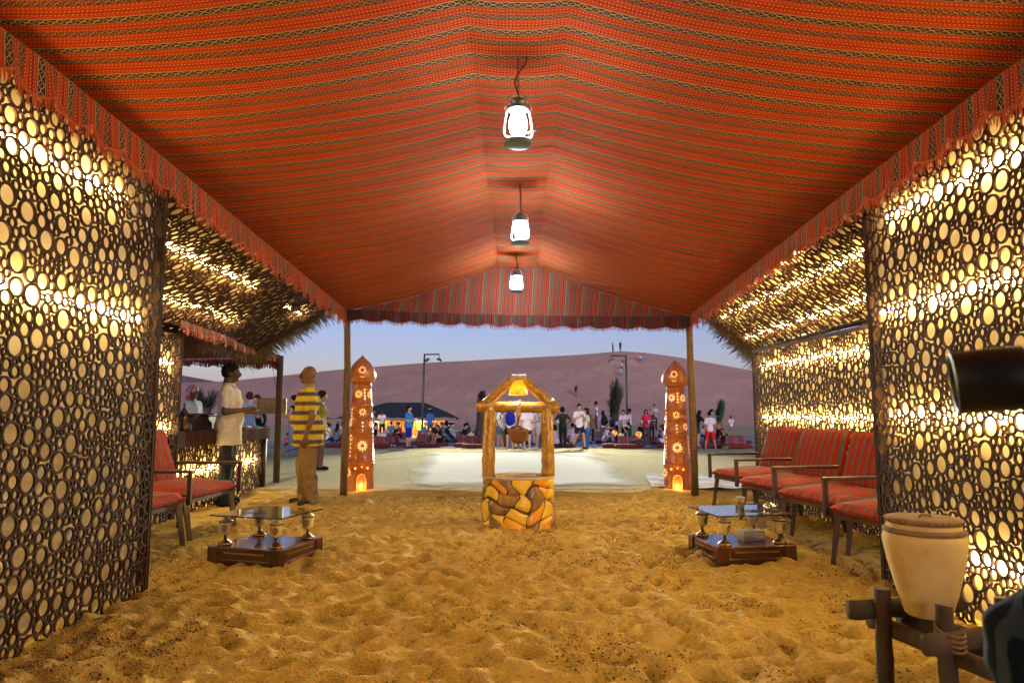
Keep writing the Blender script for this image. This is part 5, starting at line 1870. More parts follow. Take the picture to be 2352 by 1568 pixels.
    for k in 'lr':
        b.cap2(J['hp' + k], J['kn' + k], .082 * lf, .056 * lf)
        mid = J['kn' + k].lerp(J['an' + k], .32)
        dn = (J['an' + k] - J['kn' + k]).normalized()
        b.cap2(J['kn' + k], mid, .054 * lf, .055 * lf); b.cap2(mid, J['an' + k], .055 * lf, .037)
        fd = Vector((.25 if k == 'r' else -.25, -1, 0))
        if abs(dn.z) < .5: fd = dn * .5 + Vector((0, 0, -.5)) if pose in ('sit', 'kneel') else fd
        fd = fd.normalized()
        ft = J['an' + k] + fd * .15 - Vector((0, 0, max(0, min(.055, J['an' + k].z - .03))))
        hl = J['an' + k] - fd * .045 - Vector((0, 0, max(0, min(.045, J['an' + k].z - .03))))
        feet[k] = (hl, ft)
        b.cap2(J['an' + k], ft, .038, .026); b.cap2(J['an' + k], hl, .038, .032)
    remesh(b.build('body', sm, e, True), vox if detail else vox * .85, 2 if detail else 1)
    # shirt
    b = MB()
    torso(b, .022 if detail else .014)
    hem = -.10 if not long_shirt else -.19
    if pose in ('sit', 'knees', 'lotus', 'kneel'): hem = -.05
    rx_, ry_ = .176 + fat * .6 + loose * .4, .134 + fat * .9 + loose * .4
    b.lathe([(1.0, hem), (1.0, hem + .05), (.98, 0), (.88, .14), (.5, .20)], J['pel'], 20, True, rx_, ry_)
    for k in 'lr':
        if sleeve == 'short':
            q = J['sh' + k].lerp(J['el' + k], .68)
            b.cap2(J['sh' + k], q, .064 * af, .060 * af)
        elif sleeve == 'long':
            b.cap2(J['sh' + k], J['el' + k], .062 * af, .052 * af); b.cap2(J['el' + k], J['el' + k].lerp(J['wr' + k], .9), .052 * af, .040 * af)
    so = remesh(b.build('shirt' if sleeve != 'none' else 'vest', shirt_m or cloth(shirt), e, True), vox * .95, 3)
    if detail: folds(so, .046)
    # lower garment
    b = MB()
    b.ell(J['pel'] + Vector((0, 0, -.03)), (.160 + fat * .5, .118 + fat * .6, .12), 14, 8)
    for k in 'lr':
        hp, kn, an = J['hp' + k], J['kn' + k], J['an' + k]
        if legs == 'trousers':
            b.cap2(hp, kn, .096 * lf + loose * .5, .070 * lf + loose); b.cap2(kn, an + Vector((0, 0, -.02)), .070 * lf + loose, .060 + loose)
        elif legs == 'wide':
            b.cap2(hp, kn, .105, .092); b.cap2(kn, an + Vector((0, 0, -.03)), .092, .088)
        elif legs == 'shorts':
            b.cap2(hp, hp.lerp(kn, .62), .100 * lf, .088 * lf)
        elif legs == 'long_shorts':
            b.cap2(hp, hp.lerp(kn, .97), .102 * lf, .085 * lf)
        elif legs == 'skirt':
            b.cap2(hp, kn, .13, .12)
    nm = {'trousers': 'trousers', 'wide': 'trousers', 'shorts': 'shorts', 'long_shorts': 'shorts', 'skirt': 'skirt'}[legs]
    lo_ = remesh(b.build(nm, lower_m or cloth(lower), e, True), vox * .95, 3)
    if detail: folds(lo_, .052)
    # shoes
    if shoe:
        for k in 'lr':
            hl, ft = feet[k]
            b = MB(); b.cap2(hl + Vector((0, 0, .012)), ft + Vector((0, 0, .006)), .046, .040, 10); b.build('shoe', cloth(shoe), e, True)
    # hair and headgear
    hm = hair_m[hc]
    b = MB()
    if hair != 'bald' and hat != 'keffiyeh':
        q = 1.07
        if hair == 'curly': q = 1.28
        # cap of hair: upper back part of the skull
        N, M_ = 16, 9
        vs, fs = [], []
        for i in range(M_ + 1):
            ph = (PI * .60) * i / M_
            for k in range(N):
                a = 2 * PI * k / N
                r_ = Vector((math.sin(ph) * math.cos(a), math.sin(ph) * math.sin(a), math.cos(ph)))
                r_ = Matrix.Rotation(R(-44 if detail else -36), 3, 'X') @ r_
                vs.append(Hd + Rh @ (Vector((0, .014, .022)) + Vector((r_.x * .083 * q, r_.y * .103 * q, r_.z * .106 * q))))
        for i in range(M_):
            for k in range(N):
                j = (k + 1) % N
                fs.append((i * N + k, i * N + j, (i + 1) * N + j, (i + 1) * N + k))
        fs.append(tuple(M_ * N + k for k in range(N)))
        b.add(vs, fs)
        if hair == 'long':
            b.cap2(Hd + Rh @ Vector((0, .05, .0)), J['chest'] + Rl @ Vector((0, .12, .04)), .085, .07)
            for sx in (-1, 1): b.cap2(Hd + Rh @ Vector((sx * .065, .02, .02)), J['neck'] + Rl @ Vector((sx * .085, .03, -.04)), .035, .035)
        elif hair == 'bob':
            b.cap2(Hd + Rh @ Vector((0, .05, .0)), Hd + Rh @ Vector((0, .06, -.12)), .085, .07)
            for sx in (-1, 1): b.cap2(Hd + Rh @ Vector((sx * .068, .01, .02)), Hd + Rh @ Vector((sx * .075, .02, -.12)), .03, .032)
        elif hair == 'tail':
            b.cap2(Hd + Rh @ Vector((0, .10, .03)), Hd + Rh @ Vector((0, .19, -.17)), .045, .03)
        elif hair == 'bun':
            b.ell(Hd + Rh @ Vector((0, .10, .08)), (.045, .045, .04), 10, 6)
        elif hair == 'curly':
            rg = random.Random(len(label))
            for q_ in range(26):
                a, z_ = rg.uniform(0, 2 * PI), rg.uniform(-.06, .11)
                b.ell(Hd + Rh @ Vector((.085 * math.cos(a), .03 + .09 * math.sin(a) * (1 if math.sin(a) > 0 else .3), z_)), (.035, .035, .035), 7, 5)
    elif hair == 'bald' and not hat:
        pass
    if detail and hair != 'bald':
        for sx in (-1, 1): b.ell(Hd + Rh @ Vector((sx * .030, -.090, .028)), (.019, .008, .006), 8, 4)
        b.ell(Hd + Rh @ Vector((0, -.093, -.040)), (.028, .010, .009), 8, 4)
    elif detail:
        for sx in (-1, 1): b.ell(Hd + Rh @ Vector((sx * .030, -.092, .026)), (.018, .007, .005), 8, 4)
        b.ell(Hd + Rh @ Vector((0, -.094, -.040)), (.026, .009, .008), 8, 4)
    if b.v:
        ho_ = b.build('hair', hm, e, True)
        if detail:
            remesh(ho_, .009, 0)
            m_ = ho_.modifiers.new('tufts', 'DISPLACE'); m_.texture = TUFT; m_.strength = .030; m_.mid_level = .5; m_.texture_coords = 'LOCAL'
    if detail:
        b = MB()
        for sx in (-1, 1): b.ell(Hd + Rh @ Vector((sx * .030, -.084, .006)), (.012, .008, .007), 8, 5)
        b.build('eyes', pm('eye_dark', (.05, .04, .035), (.015, .012, .01), 90, .35), e, True)
    if hat in ('cap', 'grey_cap'):
        b = MB()
        b.lathe([(.088, .0), (.090, .03), (.078, .068), (.045, .090), (.004, .096)], Hd + Vector((0, .01, .035)), 16, True, .95, 1.12)
        b.add([Hd + Rh @ Vector(p) for p in ((-.062, -.07, .045), (.062, -.07, .045), (.055, -.165, .032), (0, -.185, .030), (-.055, -.165, .032), (-.062, -.07, .056), (.062, -.07, .056), (.055, -.165, .040), (0, -.185, .038), (-.055, -.165, .040))],
              [(0, 1, 2, 3, 4), (9, 8, 7, 6, 5), (0, 5, 6, 1), (1, 6, 7, 2), (2, 7, 8, 3), (3, 8, 9, 4), (4, 9, 5, 0)])
        b.build('cap', cloth((.62, .62, .66) if hat == 'cap' else (.10, .11, .12)), e, True)
    if hat == 'keffiyeh':
        b = MB()
        b.ell(Hd + Vector((0, .02, .045)), (.097, .118, .098), 16, 9)
        b.cap2(Hd + Vector((0, .07, .02)), Hd + Vector((0, .14, -.17)), .095, .055)
        b.cap2(Hd + Vector((.03, .10, .0)), Hd + Vector((.06, .20, -.08)), .05, .04)
        kt = NT('red_check_cloth'); v = kt.coord('Object')
        ck = kt.noise(v, 42, 2)
        kt.color(kt.mix(kt.ramp(ck, [(.46, 0.0), (.54, 1.0)]), (.72, .66, .68), (.52, .05, .09))); kt.b.inputs['Roughness'].default_value = .9
        remesh(b.build('headscarf', kt.m, e, True), .018, 2)
    return e, J, s

def at(px, py=None, y=None):
    """stand on the sand where the picture shows the feet, or at a known distance"""
    if y is None:
        return G(px, py)
    p = P(px, 945, y)
    return Vector((p.x, y, ground(p.x, y)))

def stripes_z(name, cols, per, axis_=2):
    t = NT(name); o_ = t.sep(t.coord('Object'))
    t.color(t.ramp(t.math('FRACT', t.math('DIVIDE', o_[axis_], per)), cols, const=True)); t.b.inputs['Roughness'].default_value = .9
    t.bump(t.noise(t.coord('Object'), 9, 3), .35, .02)
    return t.m
yel, gry, drk = (.62, .45, .018), (.15, .115, .092), (.060, .048, .042)
polo = stripes_z('yellow_striped_jersey', [(0, yel), (.48, gry), (.58, drk), (.84, gry), (.93, (.55, .40, .03))], .118)

# --- the two men talking at the left
p = at(703, 1160)
m1, J1, s1 = person('heavy bald man in yellow and grey striped polo shirt and khaki trousers', p.x, p.y, .0, 286, 1.76, 'stand', skin='brown', hair='bald', shirt_m=polo,
       lower=(.23, .155, .075), fat=.055, vox=.0125, detail=True, shoe=(.055, .03, .02), long_shirt=True, loose=.022,
       joints={'knl': (-.11, -.05, .49), 'anl': (-.13, -.03, .085), 'knr': (.11, .02, .49), 'anr': (.13, .08, .085), 'elr': (.27, .05, 1.12), 'wrr': (.27, -.02, .87), 'ell': (-.285, .06, 1.12), 'wrl': (-.28, -.04, .86)})
b = MB(); b.lathe([(.036, -.012), (.039, -.01), (.039, .010), (.036, .012)], n=18, cap=False); o = b.build('wristwatch', MATS['steel'], m1, True); o.location = (-.281, -.028, .892)
b = MB(); b.lathe([(.090, 0), (.098, .022), (.080, .05), (.070, .075)], n=18, cap=False); o = b.build('collar', cloth((.34, .25, .20)), m1, True); o.location = (0, .01, 1.435)
ph = empty('baton', m1.location + Matrix.Rotation(R(286), 3, 'Z') @ (Vector((-.285, -.07, .70)) * s1), R(286), 'thin dark stick held by the man in the yellow striped polo', 'stick')
b = MB(); b.tube([(0, .04, .02), (0, -.10, -.02), (.01, -.22, -.05)], .007, 6); b.build('stick', black_metal, ph)
p = at(516, 1160)
m2, J2, s2 = person('man in a cream polo shirt and dark jeans gesturing beside the bar counter', p.x, p.y, .0, 106, 1.79, 'stand', shirt=(.78, .72, .60), skin='dark', hair='short',
       lower=(.016, .022, .032), vox=.0125, detail=True, shoe=(.02, .018, .018), long_shirt=True, fat=.034, loose=.014,
       joints={'elr': (.24, .0, 1.13), 'wrr': (.20, -.22, 1.13), 'ell': (-.265, .01, 1.135), 'wrl': (-.20, -.23, 1.17)})
b = MB(); b.lathe([(.084, 0), (.092, .020), (.076, .046), (.066, .07)], n=18, cap=False); o = b.build('collar', cloth((.62, .50, .36)), m2, True); o.location = (0, .01, 1.43)

# --- photographer beside the lens at the right edge
knit = stripes_z('blue_ribbed_knit', [(0, (.030, .046, .085)), (.55, (.008, .013, .028))], .030, 0)
PHM = Matrix.Translation((1.12, .66, .10)) @ Matrix.Rotation(R(235), 4, 'Z')
def ploc(x, y, z): return tuple(PHM.inverted() @ Vector((x, y, z)))
knit.node_tree.nodes['Principled BSDF'].inputs['Specular IOR Level'].default_value = .05
ph1, Jp, sp = person('person in a blue ribbed top kneeling at the right edge with a camera', 1.12, .66, .10, 235, 1.75, 'kneel', shirt_m=knit, lower=(.02, .022, .03), skin='tan', sleeve='long', vox=.014, detail=True,
       joints={'elr': ploc(.775, 1.05, .84), 'wrr': ploc(.93, .88, 1.14), 'ell': ploc(1.3, .6, .8), 'wrl': ploc(1.0, .78, 1.12)})
b = MB()
b.cap2(ploc(1.00, .84, 1.06), ploc(.775, 1.05, .855), .085, .070)
b.cap2(ploc(.775, 1.05, .84), ploc(.82, 1.06, .55), .074, .11)
b.cap2(ploc(.98, .92, .80), ploc(.86, 1.06, .45), .14, .12)
folds(remesh(b.build('loose_sleeve', knit, ph1, True), .014, 3), .05)
lensp = P(2188, 880, 1.0)
cl = empty('camera_lens', lensp, 0, 'black telephoto lens and camera pointing left at the right edge of the frame', 'camera')
lb_ = pm('lens_rubber', (.006, .008, .011), (.009, .011, .014), 30, .45, spec=.35)
Rx = Matrix.Rotation(R(90), 3, 'Y') 
Rt = Matrix.Rotation(R(-27), 3, 'Z') @ Matrix.Rotation(R(-5), 3, 'Y') @ Rx
b = MB(); b.lathe([(.034, .060), (.040, .004), (.0425, .0), (.045, .003), (.045, .086), (.041, .092)], (0, 0, 0), 40, True, 1, 1, Rt); b.build('lens_hood', lb_, cl, True)
b = MB(); b.lathe([(.040, .088), (.041, .094), (.041, .102), (.046, .106), (.047, .17), (.043, .18), (.038, .21), (.036, .24)], (0, 0, 0), 40, True, 1, 1, Rt); b.build('barrel', lb_, cl, True)
b = MB()
for q_ in range(44):
    a = 2 * PI * q_ / 44
    b.tube([Rt @ Vector((.0472 * math.cos(a), .0472 * math.sin(a), z)) for z in (.112, .162)], .0016, 4)
stuff(b.build('grip_rib', lb_, cl))
b = MB(); b.lathe([(.033, .059), (.001, .054)], (0, 0, 0), 30, True, 1, 1, Rt); b.build('front_glass', pm('coated_glass', (.01, .012, .02), None, 4, .05), cl, True)
Rz_ = Matrix.Rotation(R(-27), 3, 'Z')
b = MB(); b.box(Rz_ @ Vector((.285, 0, .012)), (.075, .135, .098), Rz_, bev=.014); b.box(Rz_ @ Vector((.275, 0, .072)), (.055, .06, .035), Rz_, bev=.012); b.build('camera_body', lb_, cl)

# --- guests on the plaza
def guest(label, px, py=None, y=None, face=0, h=1.70, pose='stand', bag=None, dz=0.0, **k):
    p = at(px, py, y)
    if 29.6 < p.y < 46: p.z += .03
    if pose in ('sit', 'knees'): p.z += .10
    e, J, s = person(label, p.x, p.y, p.z + dz, face, h, pose, vox=.03, **k)
    if bag:
        lb, c, sz = bag
        Rm = Matrix.Rotation(R(face), 3, 'Z')
        c0 = Vector(e.location) + Rm @ ((J['chest'] + J['R'] @ Vector((0, .20, -.06))) * s)
        be = empty('backpack', c0, R(face), lb, 'backpack')
        b = MB(); b.ell((0, 0, 0), (.155 * sz, .085 * sz, .23 * sz), 14, 9); b.ell((0, .0, -.08 * sz), (.16 * sz, .09 * sz, .16 * sz), 12, 7)
        remesh(b.build('bag', cloth(c), be, True), .03, 2)
        b = MB()
        b.ell((0, .085 * sz, -.08 * sz), (.10 * sz, .035 * sz, .10 * sz), 10, 6); b.build('pocket', cloth(tuple(q * .85 for q in c)), be, True)
        for sx in (-1, 1):
            b = MB(); b.tube([(sx * .10 * sz, -.03, .17 * sz), (sx * .11, -.14, .21), (sx * .12, -.28, .12), (sx * .12, -.30, -.02)], .022, 6); b.build('strap', cloth(tuple(q * .7 for q in c)), be, True)
    return e
W, NV, BK, OL = (.80, .81, .83), (.012, .018, .045), (.012, .012, .015), (.045, .05, .028)
DEN, BLU, SKY = (.05, .085, .15), (.03, .22, .52), (.10, .32, .68)
# left, behind the bar
guest('man in a red and white checked headscarf and white robe behind the bar', 441, y=12.2, face=72, h=1.62, pose='hold', shirt=(.66, .72, .70), lower=(.66, .70, .68), skin='brown', hat='keffiyeh', sleeve='long', hair='bald', legs='wide')
guest('man in a pale blue T-shirt standing past the bar counter, back turned', 572, y=16.2, face=215, h=1.66, pose='hold', shirt=(.24, .36, .52), lower=(.36, .42, .30), skin='fair', hc='brown', legs='long_shorts')
guest('woman in dark blue with a dark shoulder bag facing the man in pale blue', 590, y=17.0, face=330, h=1.62, pose='hold', shirt=(.015, .03, .08), lower=DEN, skin='fair', hair='tail', hc='brown', female=True, sleeve='none')
e = empty('shoulder_bag', P(601, 962, 16.6), R(10), 'dark shoulder bag with a white line carried by the woman past the bar', 'bag')
b = MB(); b.ell((0, 0, 0), (.12, .07, .20), 12, 8); b.build('bag', cloth((.012, .016, .03)), e, True)
b = MB(); b.tube([(-.02, -.075, .12), (.03, -.08, -.10), (.05, -.075, -.05), (.01, -.075, .10)], .008, 5); b.build('trim_line', white_cloth, e, True)
guest('woman in a black strap top and wide grey trousers holding a yellow cup', 672, 1047, face=262, h=1.68, pose='hold', shirt=BK, lower=(.27, .34, .40), skin='fair', hair='short', female=True, sleeve='none', legs='wide', shoe=(.5, .5, .5))
pc_ = P(655, 948, G(672, 1047).y - .1)
b = MB(); b.lathe([(.04, -.09), (.055, .09), (.05, .085), (.036, -.08)], n=14); o = b.build('cup', pm('yellow_cup', (.75, .50, .01), None, 5, .4), None, True); o.location = pc_; tag(o, 'yellow cup with a straw in the hand of the woman in wide grey trousers', 'cup')
b = MB(); b.tube([(.01, 0, -.05), (.035, 0, .28)], .007, 5); b.build('straw', cloth((.55, .2, .12)), o)
guest('person with black hair standing just behind the woman in wide grey trousers', 692, y=19.6, face=250, h=1.74, pose='stand', shirt=(.04, .04, .05), lower=(.16, .11, .06), skin='fair')
guest('small child in a red and white striped shirt sitting alone on the sand', 654, 1024, face=110, h=1.10, pose='sit', shirt_m=stripes_z('red_white_jersey', [(0, (.42, .02, .03)), (.6, (.66, .6, .6)), (.72, (.42, .02, .03))], .10), lower=(.05, .05, .07), skin='tan', dz=-.1)
guest('person in yellow behind the striped polo man, one bare arm hanging', 738, y=14.0, face=120, h=1.60, pose='stand', shirt=(.6, .45, .04), lower=(.3, .2, .1), skin='fair', hair='tail', hc='brown', female=True,
      joints={'elr': (.30, -.10, 1.13), 'wrr': (.44, -.24, .90)})
# seated left of the left tower
guest('woman in a white tank top seated from behind, left of the dark haired woman', 750, 1018, face=150, h=1.68, pose='sit', shirt=(.60, .66, .74), lower=NV, skin='fair', hair='short', hc='brown', sleeve='none', female=True)
guest('woman with very long dark hair seated from behind in a grey top', 772, 1018, face=175, h=1.66, pose='sit', shirt=(.12, .17, .20), lower=BK, skin='tan', hair='long', sleeve='none', female=True)
guest('person in a grey cap seated beyond the long haired woman', 776, 1008, face=10, h=1.72, pose='sit', shirt=(.40, .48, .62), lower=NV, skin='fair', hat='grey_cap', hc='grey')
guest('man with a backpack strap standing half hidden by the left tower', 857, y=36, face=100, h=1.70, shirt=(.36, .45, .58), lower=BK, skin='tan')
guest('man in a white T-shirt with a blue print leaning on a table', 877, 1006, face=5, h=1.74, pose='bend', lean=30, shirt=W, lower=NV, skin='brown', hat='grey_cap')
guest('man in black seated right beside the left tower', 856, 1020, face=80, h=1.72, pose='sit', shirt=BK, lower=BK, skin='fair', hc='brown')
guest('man in a white shirt seated in profile facing left near the left tower', 869, 1012, face=265, h=1.74, pose='knees', shirt=(.62, .64, .68), lower=NV, skin='tan')
guest('child with dark hair seated at the draped table by the left tower', 885, 1011, face=340, h=1.15, pose='sit', shirt=(.30, .34, .55), lower=NV, skin='tan', hair='bob', female=True)
guest('person in a grey blue T-shirt seated from behind left of the man in blue shorts', 898, 1007, face=190, h=1.72, pose='sit', shirt=(.11, .22, .34), lower=NV, skin='fair', hc='brown')
guest('woman in dark red seated, hand to her face, beside the stout man', 921, 1010, face=300, h=1.66, pose='knees', shirt=(.28, .05, .04), lower=BK, skin='fair', hair='bun', hc='brown', female=True)
guest('stout man in a bright blue T-shirt and royal blue shorts looking at his phone', 938, 1029, face=70, h=1.78, pose='phone', shirt=(.03, .26, .66), lower=(.01, .025, .42), skin='fair', legs='long_shorts', fat=.06, shoe=(.02, .04, .08))
b = MB(); b.box((0, 0, 0), (.14, .02, .07), Matrix.Rotation(R(35), 3, 'Y'), .006); o = b.build('phone', emit('phone_screen', (.8, .85, 1), .25, (.3, .3, .3))); o.location = P(955.5, 964.5, G(938, 1029).y - .12); tag(o, 'phone held up by the stout man in blue shorts', 'phone')
guest('man in a white cap and blue polo standing before the black tent, back turned', 988, y=39, face=215, h=1.75, shirt=(.04, .14, .50), lower=(.04, .08, .13), skin='dark', hat='cap')
guest('grey haired man in a blue checked shirt seated in profile', 970, 1013, face=75, h=1.78, pose='sit', shirt_m=None, shirt=(.13, .24, .34), lower=(.10, .10, .12), skin='fair', hc='grey')
guest('bald man in a dark shirt seated beside the glowing orange lamp', 1002, 1013, face=350, h=1.76, pose='sit', shirt=(.015, .03, .025), lower=BK, skin='fair', hair='bald')
guest('woman with long brown hair in black seated with bare knees drawn up', 1012, 1024, face=320, h=1.64, pose='knees', shirt=BK, lower=BK, skin='tan', hair='long', hc='brown', female=True, legs='shorts', shoe=None)
guest('young man in a black T-shirt and teal shorts seated with knees up', 1032, 1018, face=272, h=1.78, pose='knees', shirt=BK, lower=(.02, .22, .26), skin='fair', legs='long_shorts')
guest('person in a blue and white striped top seated behind the young man in teal shorts', 1020, 1009, face=300, h=1.66, pose='sit', shirt=(.14, .18, .42), lower=NV, skin='tan')
guest('person in pale blue seated just right of the young man in teal shorts', 1042, 1012, face=262, h=1.70, pose='sit', shirt=(.30, .38, .52), lower=NV, skin='tan')
# around the well
guest('woman in a black T-shirt with a hair bun seated in profile left of the well', 1062, 1020, face=75, h=1.70, pose='sit', shirt=BK, lower=BK, skin='fair', hair='bun', female=True)
guest('dark haired woman seated beyond the woman with the hair bun', 1077, 1010, face=320, h=1.66, pose='sit', shirt=(.05, .05, .06), lower=BK, skin='fair', hair='long', female=True)
guest('dark haired person seated behind the left post of the well', 1099, 1008, face=20, h=1.62, pose='sit', shirt=(.10, .12, .2), lower=BK, skin='tan', hair='bob')
guest('woman in a white T-shirt and denim shorts with a large black backpack', 1146, 1032, face=78, h=1.72, pose='hip_out', shirt=W, lower=(.06, .14, .30), skin='tan', hair='long', hc='brown', female=True, legs='shorts', shoe=(.6, .6, .62), bag=('large black backpack worn by the woman in denim shorts', (.02, .022, .03), 1.15))
guest('person in olive camouflage trousers and red shoes beside the blue backpack', 1157, 1029, face=40, h=1.70, shirt=(.42, .45, .55), lower=(.075, .07, .045), skin='fair', hair='long', hc='brown', female=True, shoe=(.35, .01, .015))
guest('woman in a white vest and black shorts wearing the bright blue backpack', 1171, 1033, face=186, h=1.72, shirt=W, lower=BK, skin='fair', hair='bob', hc='brown', female=True, sleeve='none', legs='shorts', shoe=None, bag=('bright blue backpack on the back of the woman in black shorts', (.008, .035, .46), 1.2))
guest('person in a striped white shirt hidden behind the hanging bucket', 1190, 1031, face=190, h=1.70, shirt=(.55, .55, .64), lower=(.45, .40, .34), skin='tan', hair='short', hc='brown')
guest('woman in a loose white T-shirt and navy shorts, right of the bucket', 1210, 1032, face=184, h=1.73, shirt=W, lower=NV, skin='fair', hair='bob', hc='brown', female=True, legs='shorts', shoe=(.6, .6, .62), fat=.025, long_shirt=True)
guest('person in a white hooded jacket between the two women right of the bucket', 1222, y=32.5, face=175, h=1.76, shirt=(.55, .58, .66), lower=(.5, .5, .55), skin='fair', hc='brown', sleeve='long')
guest('woman with a ponytail in a grey vest and shorts facing left by the right post', 1234, 1032, face=295, h=1.71, pose='hip_out', shirt=(.44, .45, .54), lower=(.40, .36, .36), skin='tan', hair='tail', female=True, sleeve='none', legs='shorts', shoe=(.55, .55, .6))
guest('child in a green shirt beside the right post of the well', 1246, 1029, face=230, h=1.25, shirt=(.16, .28, .03), lower=BK, skin='fair')
guest('person in a white cap just behind the right post of the well', 1247, y=37, face=170, h=1.75, shirt=W, lower=BK, skin='tan', hat='cap')
guest('man in a white shirt half hidden by the right post of the well', 1266, y=36, face=100, h=1.70, shirt=W, lower=(.05, .05, .06), skin='tan')
guest('dark haired woman in white seated from behind right of the well', 1278, 1028, face=200, h=1.68, pose='sit', shirt=(.56, .56, .66), lower=BK, skin='tan', hair='bob', female=True)
guest('person with curly black hair in a dark olive T-shirt, hands on hips, back turned', 1293, 1028, face=182, h=1.72, pose='hips', shirt=(.030, .038, .020), lower=(.014, .02, .026), skin='brown', hair='curly', fat=.02, shoe=BK)
guest('man in a lilac grey T-shirt seated from behind between the standing guests', 1316, 1025, face=178, h=1.80, pose='sit', shirt=(.40, .36, .46), lower=(.05, .06, .05), skin='tan')
guest('young man in a white T-shirt and short navy shorts walking towards the camera', 1331, 1031, face=18, h=1.80, pose='walk', shirt=W, lower=(.012, .022, .055), skin='fair', legs='shorts', shoe=(.04, .05, .055),
      joints={'elr': (.24, -.05, 1.14), 'wrr': (.08, -.24, 1.28), 'ell': (-.25, -.03, 1.12), 'wrl': (-.06, -.26, 1.26)})
guest('woman in a white top and blue jeans with the tan backpack', 1347, 1030, face=290, h=1.66, shirt=(.60, .66, .64), lower=(.02, .13, .36), skin='tan', hair='long', female=True, shoe=(.25, .3, .4), bag=('tan backpack with a white tag on the woman in blue jeans', (.17, .11, .045), 1.15))
guest('woman with loose brown hair in a plain blue dress behind the young man in white', 1350, y=34.0, face=8, h=1.74, shirt=(.03, .12, .30), lower=(.03, .12, .30), skin='tan', hair='bob', hc='brown', female=True, legs='skirt')
guest('man in a white shirt and jeans standing on the low wall facing left', 1369, y=40.6, face=262, h=1.70, shirt=(.64, .66, .72), lower=(.02, .06, .13), skin='dark', dz=.48, shoe=(.5, .35, .05))
guest('child in red and white standing in front of the man on the low wall', 1358, y=37, face=20, h=1.45, shirt=(.35, .03, .07), lower=BK, skin='tan')
guest('person with wavy dark hair wearing the black backpack near the palm', 1385, y=35, face=195, h=1.62, shirt=(.50, .50, .62), lower=(.10, .09, .08), skin='tan', hair='bob', female=True, bag=('black backpack on the person with wavy dark hair near the palm', (.012, .016, .022), 1.15))
guest('girl in a white T-shirt seated in profile and drinking', 1387, 1022, face=80, h=1.62, pose='knees', shirt=(.62, .63, .72), lower=(.13, .17, .25), skin='fair', hair='bob', hc='blond', female=True,
      joints={'elr': (.20, -.30, .52), 'wrr': (.06, -.26, .70)})
guest('person with a navy backpack stretching one arm out below the palm', 1403, y=36.5, face=200, h=1.40, pose='reach', shirt=(.46, .46, .60), lower=NV, skin='tan', bag=('navy backpack on the person stretching one arm out', (.012, .018, .05), 1.0))
guest('person in a pale blue shirt bending over below the palm', 1416, y=37.5, face=80, h=1.62, pose='bend', shirt=(.40, .46, .62), lower=BK, skin='tan')
guest('woman in a wide necked white blouse leaning forward over the seated guests', 1434, y=34.5, face=340, h=1.72, pose='bend', lean=22, shirt=(.68, .68, .74), lower=BK, skin='fair', hair='tail', hc='brown', female=True, fat=.02,
      joints=None)
guest('man in a white shirt standing behind the leaning woman in the white blouse', 1446, y=38, face=250, h=1.74, shirt=(.55, .57, .68), lower=NV, skin='dark')
guest('man in a dark green T-shirt seated in profile facing left', 1452, 1019, face=268, h=1.80, pose='sit', shirt=(.014, .055, .045), lower=BK, skin='fair', fat=.02,
      joints={'elr': (.22, -.28, .42), 'wrr': (.10, -.40, .62)})
guest('man in black seated behind the glowing ball lamp and the woman in pink', 1473, 1009, face=10, h=1.70, pose='sit', shirt=BK, lower=BK, skin='tan')
guest('woman in a bright pink top and patterned trousers holding two cups', 1485, 1019, face=350, h=1.68, pose='hold', shirt=(.62, .025, .10), lower=(.07, .06, .07), skin='tan', hair='bob', hc='brown', female=True, fat=.02)
for dx, nm in ((-9, 'pale cup in the right hand of the woman in pink'), (7, 'pale cup in the left hand of the woman in pink')):
    b = MB(); b.lathe([(.035, -.08), (.045, .08)], n=12); o = b.build('cup', tissue_w, None, True); o.location = P(1483 + dx, 968.5, G(1485, 1019).y - .28); tag(o, nm, 'cup')
guest('blond woman in dark clothes standing right of the woman in pink', 1497, 1014, face=335, h=1.70, pose='hold', shirt=(.07, .05, .07), lower=(.014, .018, .03), skin='fair', hair='short', hc='blond', female=True)
guest('man in black and white standing far behind the blond woman', 1503, y=46, face=350, h=1.78, pose='hold', shirt=(.42, .42, .5), lower=BK, skin='tan', dz=.35)
guest('boy in a purple football shirt seated left of the girl in the white dress', 1516, 1011, face=60, h=1.35, pose='sit', shirt=(.13, .05, .22), lower=NV, skin='tan')
guest('dark haired boy seated beside the girl in the white dress', 1523, 1010, face=350, h=1.45, pose='sit', shirt=(.10, .09, .16), lower=BK, skin='tan')
guest('girl in a white dress with long brown hair seated by the right tower', 1528, 1024, face=265, h=1.58, pose='sit', shirt=(.64, .65, .70), lower=(.64, .65, .70), skin='fair', hair='long', hc='brown', female=True, legs='skirt')
# right of the right pole
guest('woman with very long black hair in a black top stooping by the right pole', 1601, 1026, face=120, h=1.66, pose='bend', lean=18, shirt=BK, lower=(.03, .045, .04), skin='fair', hair='long', female=True, legs='shorts', shoe=None,
      joints=None)
guest('small child seated beyond the stooping long haired woman', 1615, 1008, face=20, h=1.30, pose='sit', shirt=(.45, .45, .55), lower=BK, skin='tan', hair='long', hc='brown', female=True)
guest('man in a white cap and grey blue T-shirt behind the boy in red shorts', 1634, y=34.5, face=200, h=1.74, shirt=(.14, .20, .32), lower=(.05, .06, .08), skin='fair', hat='cap', fat=.02)
guest('boy in a white T-shirt and bright red shorts standing from behind', 1632, 1034, face=178, h=1.44, pose='wide', shirt=(.68, .66, .72), lower=(.62, .02, .02), skin='tan', hc='black', legs='long_shorts', shoe=None)
guest('person in white seated left of the leaning man in the black vest', 1646, 1012, face=90, h=1.66, pose='sit', shirt=(.55, .53, .62), lower=BK, skin='tan')
